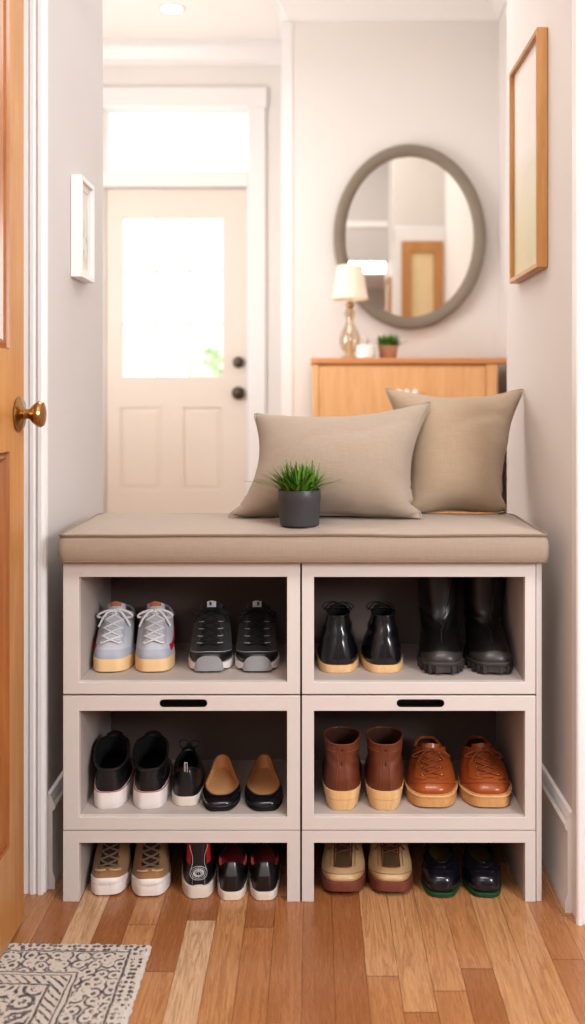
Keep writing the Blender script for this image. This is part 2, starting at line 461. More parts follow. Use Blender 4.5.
# local: leaf spans y from 0 (free edge) to -.82, x from -.04 to 0
LW = .82; ST = .103
def yz_panel(loops, x0, x1):
    mb = extruded(loops, x0, x1)       # built in XZ with thickness in Y -> swap x and y
    mb.v = [(v[1], v[0], v[2]) for v in mb.v]
    return mb
ups = (-LW + ST, -ST, 1.372, 2.29); los = (-LW + ST, -ST, .235, 1.136)
yz_panel([rect(-LW, 0, .014, 2.42), rect(*ups), rect(*los)], -.04, 0).build('leaf', M_oak, od, bevel=.003)
for (a, b, c, d) in (ups, los):
    prof = [(0, 0.0005), (.004, -.006), (.012, -.003), (.018, -.008), (.024, -.016), (.034, -.016)]
    rows = [[(x, a + i, c + i), (x, b - i, c + i), (x, b - i, d - i), (x, a + i, d - i)] for i, x in prof]
    rows = [[(q[0], q[1], q[2]) for q in r] for r in rows]
    pn = MB().grid([[(-.016, a + .03, c + .03), (-.016, b - .03, c + .03), (-.016, b - .03, d - .03), (-.016, a + .03, d - .03)],
                    [(-.006, a + .09, c + .09), (-.006, b - .09, c + .09), (-.006, b - .09, d - .09), (-.006, a + .09, d - .09)]], True)
    pn.add([(-.006, a + .09, c + .09), (-.006, b - .09, c + .09), (-.006, b - .09, d - .09), (-.006, a + .09, d - .09)], [(0, 1, 2, 3)])
    po = pn.build('panel', M_oak, od, smooth=False)
    MB().grid(rows, True).build('panel_moulding', M_oak_dark, po, smooth=False)
kn = MB().lathe([(.0, 0), (.040, 0), (.042, .004), (.036, .008), (.020, .011), (.0125, .015), (.0110, .024), (.0135, .029), (.022, .036), (.0305, .047), (.0315, .053), (.028, .058), (.015, .061), (0, .0615)], n=36)
ko = kn.build('door_knob', M_brass, od); ko['label'] = 'round antique brass door knob on its rose'
ko.location = (0, -.042, 1.222); ko.rotation_euler = (0, PI / 2, 0)
mb = MB()
for z in (.25, 1.2, 2.15): mb.tube([(-.02, -LW - .008, z - .05), (-.02, -LW - .008, z + .05)], .008, 10)
mb.build('hinge', M_brass, od)

# ------------------------------------------------------------------ pictures
def frame_picture(name, label, x, s, y0, y1, z0, z1, th, fw, mf, art, mat_w=0.0):
    t_ = thing(name, label, 'picture', (x, (y0 + y1) / 2, z0))
    hy = (y1 - y0) / 2; h = z1 - z0
    mb = extruded([rect(-hy, hy, 0, h), rect(-hy + fw, hy - fw, fw, h - fw)], 0.0005, th)
    mb.v = [(s * v[1], v[0], v[2]) for v in mb.v]
    mb.build('frame', mf, t_, bevel=.002)
    a = MB().box(min(s * .002, s * (th - .014)), max(s * .002, s * (th - .014)), -hy + fw * .8, hy - fw * .8, fw * .8, h - fw * .8)
    if mat_w:
        m_ = extruded([rect(-hy + fw * .9, hy - fw * .9, fw * .9, h - fw * .9), rect(-hy + fw + mat_w, hy - fw - mat_w, fw + mat_w, h - fw - mat_w)], th - .0135, th - .011)
        m_.v = [(s * v[1], v[0], v[2]) for v in m_.v]
        m_.build('mat_board', M_paperW, t_, smooth=False)
    a.build('print', art, t_, smooth=False)
    g = MB().box(min(s * (th - .0085), s * (th - .007)), max(s * (th - .0085), s * (th - .007)), -hy + fw * .9, hy - fw * .9, fw * .9, h - fw * .9)
    g.build('glass', M_glass, t_, smooth=False)
    return t_
# pale abstract landscape print
t = NT('pale_landscape_print')
sp = t.n('SeparateXYZ'); t.link(t.coords(), sp.inputs[0])
zz = t.m('ADD', sp.outputs[2], t.m('MULTIPLY', t.noise(t.coords(), 6, 3), .03))
yy = sp.outputs[1]
base = t.ramp(t.m('DIVIDE', zz, .65), [(0.0, rgb(206, 196, 150)), (.3, rgb(222, 214, 180)), (.52, rgb(226, 222, 206)), (.60, rgb(238, 230, 222)), (1.0, rgb(244, 236, 230))])
dist = t.m('SQRT', t.m('ADD', t.m('POWER', t.m('SUBTRACT', yy, -.05), 2.0), t.m('POWER', t.m('MULTIPLY', t.m('SUBTRACT', zz, .18), .8), 2.0)))
arc = t.m('SUBTRACT', 1.0, t.m('SMOOTH_MIN', t.m('MULTIPLY', t.m('ABSOLUTE', t.m('SUBTRACT', dist, .12)), 55.0), 1.0, .2))
M_art1 = t.bsdf(t.mix(t.m('MULTIPLY', arc, .35), base, rgb(228, 206, 168)), .5)
t = NT('grey_botanical_print')
sp = t.n('SeparateXYZ'); t.link(t.coords(), sp.inputs[0])
n = t.noise(t.coords(scale=(1, 1, .6)), 26, 4, .6)
zc = t.m('SUBTRACT', 1.0, t.m('MULTIPLY', t.m('ABSOLUTE', t.m('SUBTRACT', sp.outputs[2], .11)), 14.0))
k = t.m('MULTIPLY', t.m('GREATER_THAN', n, .52), t.m('MAXIMUM', zc, 0.0))
M_art2 = t.bsdf(t.mix(k, rgb(226, 223, 222), rgb(176, 168, 164)), .5)
frame_picture('picture_frame', 'tall light-oak framed pale print on the wall above the pillows', XR, -1, 2.497, 2.854, 1.615, 2.268, .030, .014, M_frame_wood, M_art1)
frame_picture('picture_frame', 'small white box-framed grey print on the wall by the front door', XL, 1, 2.588, 2.74, 1.602, 1.89, .032, .014, M_trim, M_art2, .018)

# ------------------------------------------------------------------ oval mirror
mc = at(409.5, 237, 5.2)
mr = thing('oval_mirror', 'large oval wall mirror with a weathered grey frame above the dresser', 'mirror', (mc.x, YB - .035, mc.z), (0, 0, 0))
A, B = .43, .52
prof = [(1.0, .0), (1.0, -.02), (.985, -.030), (.95, -.034), (.90, -.030), (.87, -.022), (.845, -.012), (.84, -.004)]
n = 96
rows = [[((A - .43 * (1 - k) * 1.0) * math.cos(2 * PI * j / n), y, (B - .43 * (1 - k)) * math.sin(2 * PI * j / n)) for j in range(n)] for k, y in prof]
MB().grid(rows, True).build('frame', M_mir_frame, mr)
ring = [((A - .066) * math.cos(2 * PI * j / n), -.006, (B - .066) * math.sin(2 * PI * j / n)) for j in range(n)]
MB().add(ring, [tuple(range(n))]).build('mirror_glass', M_mirror, mr, smooth=False)
ring2 = [(A * math.cos(2 * PI * j / n), .0, B * math.sin(2 * PI * j / n)) for j in range(n)]
MB().add(ring2, [tuple(range(n))]).build('backing', M_mir_frame, mr, smooth=False)

# ------------------------------------------------------------------ dresser and what stands on it
DY = 4.80; DT = 1.474
dr = thing('dresser', 'tall light-oak chest of drawers standing under the oval mirror', 'dresser', (.49, DY, 0))
x0, x1 = -.50, .468
MB().box(-.508, .515, -.012, .41, DT - .03, DT).build('top', M_dress_top, dr, bevel=.006, seg=3)
mb = MB().box(x0, x0 + .035, 0, .40, 0, DT - .03).box(x1 - .06, x1, 0, .40, 0, DT - .03).box(x0, x1, .02, .40, .1, DT - .03).box(x0, x1, .004, .03, .06, .12)
mb.build('carcass', M_dress, dr, bevel=.003)
zs = [.13, .45, .77, 1.09, 1.435]
for i in range(4):
    d = MB().box(x0 + .038, x1 - .063, -.002, .02, zs[i] + .004, zs[i + 1] - .006).build('drawer', M_dress, dr, bevel=.003)
    zc = zs[i + 1] - .14 if i == 3 else (zs[i] + zs[i + 1]) / 2
    h = MB()
    for dx in (-.042, 0, .042):
        h.add(*(lambda mm: (mm.v, mm.f))(MB().lathe([(0, 0), (.006, 0), (.006, .012), (.014, .017), (.016, .025), (.01, .031), (0, .032)], n=16)))
        k = len(h.v) - 7 * 16
        for q in range(k, len(h.v)):
            v = h.v[q]; h.v[q] = (v[0] + dx - .007, -v[2] - .002, v[1] + zc)
    h.build('handle', M_white, d)

lp = at(350, 357, 4.97)
la = thing('table_lamp', 'small table lamp with cream shade and pale glass gourd base on the dresser', 'lamp', (lp.x, 4.97, DT))
MB().lathe([(0, 0), (.05, 0), (.052, .008), (.04, .016), (.022, .022), (.018, .03), (.040, .05), (.054, .08), (.057, .11), (.044, .15), (.026, .185), (.018, .21), (.026, .235), (.031, .25), (.022, .27), (.012, .28)], n=36).build('base', M_lampglass, la)
MB().lathe([(.0, 0), (.045, .001), (.046, .009), (.012, .014), (.007, .1), (.007, .33), (0, .335)], n=20).build('stem', M_cream, la)
MB().lathe([(.014, .278), (.02, .285), (.02, .3), (.014, .31)], n=20).build('socket', M_brass, la)
MB().lathe([(.097, .325), (.098, .325), (.068, .505), (.067, .505), (.096, .326)], n=40).build('lamp_shade', M_shade, la)

c = at(366, 357, 4.86)
cj = thing('candle_jar', 'small white ceramic jar with a little lid between lamp and dresser plant', 'jar', (c.x, 4.86, DT))
MB().lathe([(0, 0), (.044, 0), (.05, .004), (.05, .066), (.047, .07), (0, .07)], n=32).build('body', M_white, cj)
MB().lathe([(0.012, .070), (.012, .082), (.02, .092), (.016, .104), (0, .108)], n=20).build('lid_knob', plain('pale_grey_knob', rgb(196, 190, 184), .3), cj)

def grass(mb, n, r0, h, spread, wid, seed, up=0.35):
    rnd = random.Random(seed)
    for i in range(n):
        a = rnd.uniform(0, 2 * PI); rr = r0 * math.sqrt(rnd.random())
        b = Vector((rr * math.cos(a), rr * math.sin(a), 0))
        a2 = a + rnd.uniform(-.7, .7)
        out = Vector((math.cos(a2), math.sin(a2), 0))
        k = rnd.uniform(up * .2, 1.0) * (.35 + .65 * rr / r0)
        hh = h * rnd.uniform(.65, 1.05) * (1 - .45 * k); sp = spread * k * (1 - .92 * max(0, out.y))
        L, R = [], []
        side = Vector((-out.y, out.x, 0))
        m = 6
        for j in range(m + 1):
            q = j / m
            p = b + out * (sp * q ** 1.5) + Vector((0, 0, hh * (q - .22 * k * q ** 3)))
            ww = wid * (1 - q ** 2.2) * (.75 + .5 * min(1, q * 3)) + .0002
            L.append(tuple(p - side * ww)); R.append(tuple(p + side * ww))
        C = [tuple((Vector(l) + Vector(r)) / 2 + Vector((0, 0, -.25 * wid)) - out * wid * .4) for l, r in zip(L, R)]
        mb.grid([[l, c_, r] for l, c_, r in zip(L, C, R)])
    return mb

c = at(388, 357, 4.93)
sp_ = thing('potted_plant', 'small green plant in a blush pot on the dresser', 'plant', (c.x, 4.93, DT))
MB().lathe([(0, 0), (.042, 0), (.045, .003), (.054, .07), (.05, .072), (.047, .06), (0, .06)], n=32).build('pot', M_terra, sp_)
grass(MB(), 150, .045, .085, .075, .006, 5).build('foliage', M_grass2, sp_, fix=False).location = (0, 0, .058)

# ------------------------------------------------------------------ storage bench
YF = 2.30; YK = 2.68
bx = lambda px_: (px_ - VX) / 400.0
bz = lambda py_: CZ - (py_ - VY) / 400.0
bench = thing('shoe_bench', 'greige two-column shoe storage bench with six open cubbies', 'bench', (0, YF, 0))
def cubby(x0, x1, z0, z1, o, slot=None, name='cubby'):
    """x0.. module bounds, o = opening (x0,x1,z0,z1); local y=0 is the face"""
    loops = [rect(x0, x1, z0, z1), rect(*o)]
    if slot: loops.append(stadium(*slot))
    fr = extruded(loops, 0, .019).build(name, M_bench, bench, bevel=.0012)
    D = YK - YF - .004
    b = MB()
    b.box(x0 + .001, o[0], .019, D, z0 + .001, z1 - .001); b.box(o[1], x1 - .001, .019, D, z0 + .001, z1 - .001)
    b.box(o[0], o[1], .019, D, o[3], z1 - .001); b.box(o[0], o[1], .019, D, z0 + .001, o[2])
    if slot:   # keep the pocket behind the slot open
        b = MB()
        b.box(x0 + .001, o[0], .019, D, z0 + .001, z1 - .001); b.box(o[1], x1 - .001, .019, D, z0 + .001, z1 - .001)
        b.box(o[0], o[1], .045, D, o[3], z1 - .001); b.box(o[0], o[1], .019, .045, o[3], o[3] + .004); b.box(o[0], o[1], .019, D, z0 + .001, o[2])
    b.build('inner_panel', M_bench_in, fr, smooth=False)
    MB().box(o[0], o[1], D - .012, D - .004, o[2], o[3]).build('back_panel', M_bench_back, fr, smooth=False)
    if slot:
        cx, cz, w, h = slot
        out = stadium(cx, cz, w + .0006, h + .0006); inn = stadium(cx, cz, w - .003, h - .003)
        s_ = MB().grid([[(a, -.0008, b_) for a, b_ in out], [(a, -.0008, b_) for a, b_ in inn], [(a, .024, b_) for a, b_ in inn]], True)
        s_.add([(a, .024, b_) for a, b_ in inn], [tuple(range(len(inn)))])
        s_.build('handle_slot', M_slot, fr, smooth=False)
    return fr
g = .0022
XM = bx(301)
xl, xr, xe = bx(63), bx(536), bx(542)
zr = [0, bz(830.5), bz(695), bz(562)]
for (a, b, oa, ob) in ((xl, XM - g, bx(79), bx(287)), (XM + g, xr - .0008, bx(314), bx(525))):
    cubby(a, b, zr[2] + g, zr[3], (oa, ob, bz(682), bz(577)))
    sx = (bx(183.5) if a == xl else bx(420.5))
    cubby(a, b, zr[1] + .001, zr[2] - g, (oa, ob, bz(817), bz(711)), (sx, bz(703.2), .118, .0175))
    # open base with two legs
    ztop = zr[1] - .001
    lp_ = [(a, 0), (oa, 0), (oa, bz(843)), (ob, bz(843)), (ob, 0), (b, 0), (b, ztop), (a, ztop)]
    ba = extruded([lp_], 0, .019).build('base_frame', M_bench, bench, bevel=.0012)
    D = YK - YF - .004
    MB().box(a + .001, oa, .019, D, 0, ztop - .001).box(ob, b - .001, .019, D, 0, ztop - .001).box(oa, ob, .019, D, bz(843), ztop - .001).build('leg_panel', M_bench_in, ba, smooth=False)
    MB().box(oa, ob, D - .012, D - .004, 0.004, bz(843)).build('back_panel', M_bench_back, ba, smooth=False)  # added dark sheet: keeps the lit hall floor from showing under the bench
MB().box(xr + .0012, xe, .002, YK - YF, 0, zr[3]).build('end_panel', M_bench, bench, bevel=.0012)
MB().box(xl + .002, xr - .001, .012, YK - YF - .004, zr[1] - .0012, zr[1] + .0012).box(xl + .002, xr - .001, .012, YK - YF - .004, zr[2] - .0021, zr[2] + .0021).box(XM - .0021, XM + .0021, .012, YK - YF - .004, 0.001, zr[3] - .001).build('seam_filler', M_gap, bench, smooth=False)

# seat cushion
cx0, cx1, cy0, cy1 = bx(60) + .002, bx(546) - .0, 2.272, 2.690
cz0, cz1 = zr[3] + .001, zr[3] + .070
def cushion():
    t_ = thing('bench_cushion', 'long beige upholstered seat cushion with piping on the shoe bench', 'cushion', ((cx0 + cx1) / 2, (cy0 + cy1) / 2, cz0))
    hx, hy, h = (cx1 - cx0) / 2, (cy1 - cy0) / 2, cz1 - cz0
    def ring(k, z, nx=60, ny=20, rad=.02):
        """rounded rectangle inset by k"""
        a, b = hx - k, hy - k; r = max(.004, rad - k * .3); out = []
        for cxs, cys, a0 in ((1, -1, -PI / 2), (1, 1, 0), (-1, 1, PI / 2), (-1, -1, PI)):
            for i in range(9):
                q = a0 + PI / 2 * i / 8
                out.append((cxs * (a - r) + r * math.cos(q), cys * (b - r) + r * math.sin(q)))
            # straight run to next corner
            nxt = {(1, -1): (1, 1), (1, 1): (-1, 1), (-1, 1): (-1, -1), (-1, -1): (1, -1)}[(cxs, cys)]
            p0 = out[-1]; q0 = a0 + PI / 2
            p1 = (nxt[0] * (a - r) + r * math.cos(q0), nxt[1] * (b - r) + r * math.sin(q0))
            m_ = nx if abs(p1[0] - p0[0]) > .5 else ny
            for i in range(1, m_): out.append((p0[0] + (p1[0] - p0[0]) * i / m_, p0[1] + (p1[1] - p0[1]) * i / m_))
        res = []
        for (x, y) in out:
            dz_ = .0022 * mnoise.noise(Vector((x * 7, y * 7, 3.1)))
            res.append((x, y, z + dz_ * min(1, z / h)))
        return res
    prof = [(.02, 0), (.004, .0), (.0, .006), (-.004, .02), (-.005, .035), (-.004, .05), (.0, .062), (.004, h)]
    top = [(.010, h + .002), (.03, h + .007), (.06, h + .011), (.10, h + .013), (.15, h + .014), (.195, h + .0142)]
    rows = [ring(k, z) for k, z in prof + top]
    mb = MB().grid(rows, True)
    mb.add(rows[-1], [tuple(range(len(rows[-1])))]); mb.add(rows[0], [tuple(range(len(rows[0])))])
    body = mb.build('cushion_cover', M_cush, t_, angle=70)
    MB().tube(ring(.001, h), .0036, 8, closed=True).build('piping', M_pip, t_)
    MB().tube(ring(.001, .004), .003, 8, closed=True).build('piping', M_pip, t_)
    return t_
cushion()
ZS = cz1 + .0135     # top of the seat

# pillows: two cloth panels sewn along the edge, inflated until they are plump
import numpy as np
def pillow(name, label, loc, rot, mat, seed, corners, fill=1.0, floor=None, grow=1.07):
    """corners TL TR BR BL in the pillow's own plane (metres); floor = height of the seat below the pillow's origin"""
    t_ = thing(name, label, 'pillow', loc, rot, 'throw pillows on the bench')
    n = 46
    rs = np.random.RandomState(seed)
    TL, TR, BR, BL = [np.array(c) * np.array((grow, grow * 1.06)) for c in corners]
    a, b = np.meshgrid(np.linspace(0, 1, n + 1), np.linspace(0, 1, n + 1))
    P2 = (BL * (1 - a)[..., None] + BR * a[..., None]) * (1 - b)[..., None] + (TL * (1 - a)[..., None] + TR * a[..., None]) * b[..., None]
    idF = np.arange((n + 1) ** 2).reshape(n + 1, n + 1)
    idB = idF.copy(); inner = np.zeros_like(idF, bool); inner[1:-1, 1:-1] = True
    idB[inner] = (n + 1) ** 2 + np.arange((n - 1) ** 2)
    nv = (n + 1) ** 2 + (n - 1) ** 2
    X = np.zeros((nv, 3))
    low = np.zeros_like(a)
    for k in range(1, 5):
        low += np.sin(a * PI * k * rs.uniform(.6, 1.6) + rs.uniform(0, 6)) * np.sin(b * PI * k * rs.uniform(.6, 1.6) + rs.uniform(0, 6)) / k
    bump = (a * (1 - a) * b * (1 - b)) ** .5
    for idx, s in ((idB, 1), (idF, -1)):
        X[idx, 0] = P2[..., 0]; X[idx, 2] = P2[..., 1]
        X[idx, 1] = s * (.10 * bump + .006 * low * bump * 2)
    X[idF[0, :], 1] = 0; X[idF[-1, :], 1] = 0; X[idF[:, 0], 1] = 0; X[idF[:, -1], 1] = 0
    flat = np.zeros((nv, 3)); 
    for idx in (idB, idF): flat[idx, 0] = P2[..., 0]; flat[idx, 2] = P2[..., 1]
    E = []; W = []
    for idx in (idF, idB):
        for q, w in (((idx[:, :-1], idx[:, 1:]), 1), ((idx[:-1], idx[1:]), 1), ((idx[:-1, :-1], idx[1:, 1:]), .45), ((idx[:-1, 1:], idx[1:, :-1]), .45),
                     ((idx[:, :-2], idx[:, 2:]), .14), ((idx[:-2], idx[2:]), .14), ((idx[:, :-4], idx[:, 4:]), .04), ((idx[:-4], idx[4:]), .04)):
            E.append(np.stack([q[0].ravel(), q[1].ravel()], 1)); W.append(np.full(q[0].size, w))
    E = np.concatenate(E); W = np.concatenate(W).astype(float)
    L0 = np.linalg.norm(flat[E[:, 0]] - flat[E[:, 1]], axis=1)
    keep = L0 > 1e-9; E, W, L0 = E[keep], W[keep], L0[keep]
    cnt = np.bincount(E[:, 0], W, nv) + np.bincount(E[:, 1], W, nv)
    Q = []
    for idx, s in ((idF, 1), (idB, -1)):
        q = np.stack([idx[:-1, :-1].ravel(), idx[:-1, 1:].ravel(), idx[1:, 1:].ravel(), idx[1:, :-1].ravel()], 1)
        Q.append(q if s > 0 else q[:, ::-1])
    Q = np.concatenate(Q)
    V = np.zeros_like(X)
    up = np.array(Matrix.Rotation(rot[0], 3, 'X').transposed() @ Vector((0, 0, 1)))     # world up in the pillow's frame
    steps = 260
    for st in range(steps):
        nrm = np.cross(X[Q[:, 2]] - X[Q[:, 0]], X[Q[:, 3]] - X[Q[:, 1]]) * .5
        Fp = np.zeros_like(X)
        for k in range(4):
            for c in range(3): Fp[:, c] += np.bincount(Q[:, k], nrm[:, c], nv)
        press = fill * 9.0 * min(1, st / 60)
        Fp *= press
        V = (V + Fp * .06 - up * .00002) * .90
        old = X.copy(); X = X + V
        for it in range(7):
            d = X[E[:, 1]] - X[E[:, 0]]; l = np.linalg.norm(d, axis=1) + 1e-12
            k = (l - L0) / l * .5 * W
            k = np.where((l < L0) & (W < .4), k * .5, k)
            c3 = d * k[:, None]
            for c in range(3):
                X[:, c] += (np.bincount(E[:, 0], c3[:, c], nv) - np.bincount(E[:, 1], c3[:, c], nv)) / cnt * 1.5
            if floor is not None:
                h = X @ up + floor
                X -= np.outer(np.minimum(h, 0), up)
        V = X - old
    # soft creases pulled toward the seams
    nv_ = np.zeros_like(X)
    nrm = np.cross(X[Q[:, 2]] - X[Q[:, 0]], X[Q[:, 3]] - X[Q[:, 1]])
    for k in range(4):
        for c in range(3): nv_[:, c] += np.bincount(Q[:, k], nrm[:, c], nv)
    nv_ /= np.linalg.norm(nv_, axis=1)[:, None] + 1e-12
    amp = np.zeros(nv); amp[idF] = np.minimum(1, bump * 5); amp[idB] = np.minimum(1, bump * 5)
    uu = np.zeros(nv); ww = np.zeros(nv); uu[idF] = a; ww[idF] = b; uu[idB] = a; ww[idB] = b
    for i in range(nv):
        u_, w_ = uu[i] * 2 - 1, ww[i] * 2 - 1
        r_ = math.hypot(u_, w_); th_ = math.atan2(w_, u_)
        q = .007 * mnoise.noise(Vector((u_ * 1.6 + seed * 5, w_ * 1.6, X[i, 1] * 6)))
        q += .0075 * mnoise.noise(Vector((th_ * 3.6 + seed, r_ * .8, seed * 3.0 + (X[i, 1] > 0)))) * max(0, r_ - .35)
        q -= .006 * max(0, 1 - abs(w_ - .30 * u_ + .12 * mnoise.noise(Vector((u_ * 2, seed, 0))) - .28) / .13) * max(0, 1 - abs(u_ - .3) / .8)
        X[i] += nv_[i] * q * amp[i]
    mb = MB()
    vs = [tuple(p) for p in X]
    mb.add(vs, [tuple(int(i) for i in q) for q in Q])
    mb.build('cover', mat, t_, angle=180, sub=1)
    loop = list(idF[0, :]) + list(idF[1:, -1]) + list(idF[-1, :-1][::-1]) + list(idF[1:-1, 0][::-1])
    MB().tube([tuple(X[i]) for i in loop], .0024, 6, closed=True).build('seam', mat, t_)
    return t_
pillow('throw_pillow', 'taupe linen throw pillow standing behind the potted grass', (.046, 2.556, ZS + .170), (math.radians(-20), 0, math.radians(-2)), M_pil, 1,
       [(-.200, .135), (.278, .172), (.224, -.164), (-.268, -.162)], 1.15, .1645)
pillow('throw_pillow', 'sand linen throw pillow, tucked behind the other pillow by the wall', (.398, 2.68, ZS + .178), (math.radians(-18), 0, math.radians(8)), M_pil2, 2,
       [(-.168, .200), (.240, .204), (.135, -.178), (-.160, -.176)], 1.15, .175)

# potted grass on the cushion
pp = thing('potted_plant', 'spiky green grass in a charcoal pot on the bench cushion', 'plant', at(299.5, 0, 2.362).xy.to_3d() + Vector((0, 0, ZS + .0015)))
MB().lathe([(0, 0), (.048, 0), (.0495, .002), (.0505, .004), (.0535, .062), (.0545, .0635), (.0545, .089), (.0535, .091), (.051, .091), (.050, .078), (0, .078)], n=48).build('pot', M_pot, pp)
MB().lathe([(0, .0795), (.03, .081), (.0495, .079)], n=32).build('soil', M_soil, pp)
grass(MB(), 210, .040, .092, .105, .0038, 11).build('foliage', M_grass, pp, fix=False).location = (0, 0, .078)

#SHOES-BEGIN
# ------------------------------------------------------------------ shoes
def leather(name, c, rough=0.4, bstr=.12, **kw): return plain(name, c, rough, .08, 30, 260, bstr, **kw)
K_black = leather('black_leather', rgb(30, 30, 33), .36, coat=.25)
K_blackgloss = leather('polished_black_leather', rgb(24, 26, 31), .22, .05, coat=.6)
K_boot = leather('matte_black_boot_leather', rgb(24, 23, 24), .34, .25, coat=.2)
K_blackmesh = fabric('black_knit', rgb(38, 38, 41), .85, 500, .1, .4)
K_grey_line = plain('light_grey_trim', rgb(168, 170, 174), .5)
K_pale = plain('pale_blue_grey_suede', rgb(194, 197, 204), .75, .04, 30, 240, .12)
K_pale_d = plain('blue_grey_panel', rgb(176, 181, 192), .75, .04, 30, 240, .12)
K_gum = plain('cream_gum_rubber', rgb(232, 198, 150), .55, .03, 20)
K_white = plain('white_rubber', rgb(232, 226, 222), .5, .02, 20)
K_offwhite = plain('off_white_rubber', rgb(222, 212, 200), .55, .03, 20)
K_lace_w = fabric('white_lace', rgb(238, 238, 240), .85, 700, .05, .3)
K_lace_k = plain('black_lace', rgb(22, 21, 22), .75)
K_red = plain('red_trim', rgb(196, 38, 48), .55)
K_redlin = fabric('red_lining', rgb(214, 44, 58), .85, 500)
K_darklin = plain('dark_lining', rgb(26, 25, 27), .85)
K_blue_lin = plain('grey_lining', rgb(140, 146, 158), .85)
K_rust = plain('rust_tab', rgb(186, 112, 78), .6)
K_tan_sole = wood('tan_stacked_sole', rgb(206, 166, 116), rgb(228, 190, 142), 'Y', .5, 1.4, 0)
K_lug = plain('charcoal_lug_rubber', rgb(66, 62, 60), .7, .08, 20)
K_brown = leather('oxblood_brown_leather', rgb(112, 62, 42), .45, .15, coat=.1)
K_brown_lin = plain('brown_lining', rgb(72, 40, 28), .8)
K_brown_seam = plain('brown_stitch', rgb(150, 92, 64), .6)
K_wood_sole = wood('pale_wood_heel', rgb(214, 172, 118), rgb(236, 200, 150), 'Z', .5, 1.0, 0)
K_cognac = leather('cognac_leather', rgb(160, 86, 42), .34, .1, coat=.3)
K_cognac_d = plain('cognac_lace', rgb(138, 74, 42), .7)
K_cognac_sole = wood('gum_crepe_sole', rgb(190, 136, 84), rgb(214, 166, 112), 'Y', .55, 1.2, 0)
K_canvas = fabric('tan_canvas', rgb(166, 130, 92), .9, 420)
K_canvas_l = plain('pale_tan_trim', rgb(214, 182, 146), .7)
K_lace_taupe = fabric('taupe_lace', rgb(132, 118, 100), .85, 700)
K_beige = leather('beige_leather', rgb(196, 166, 124), .42, .1, coat=.15)
K_maroon = plain('reddish_brown_sole', rgb(122, 72, 58), .5, .1, 16)
K_navy = leather('near_black_navy_leather', rgb(24, 27, 38), .24, .05, coat=.5)
K_green = plain('green_rubber', rgb(30, 76, 46), .5)
K_olive = plain('olive_insole', rgb(120, 98, 48), .7)
K_tan_in = leather('tan_insole', rgb(222, 172, 122), .5, .06)
K_silver = plain('silver_print', rgb(186, 190, 192), .4)

def i4(a, v):
    """smooth interpolation through 4 (or n) evenly spaced values"""
    n = len(a) - 1
    q = min(max(v, 0), 1) * n; i = min(int(q), n - 1); f = q - i
    p0 = a[max(i - 1, 0)]; p1 = a[i]; p2 = a[i + 1]; p3 = a[min(i + 2, n)]
    return .5 * ((2 * p1) + (p2 - p0) * f + (2 * p0 - 5 * p1 + 4 * p2 - p3) * f * f + (3 * p1 - p0 - 3 * p2 + p3) * f ** 3)

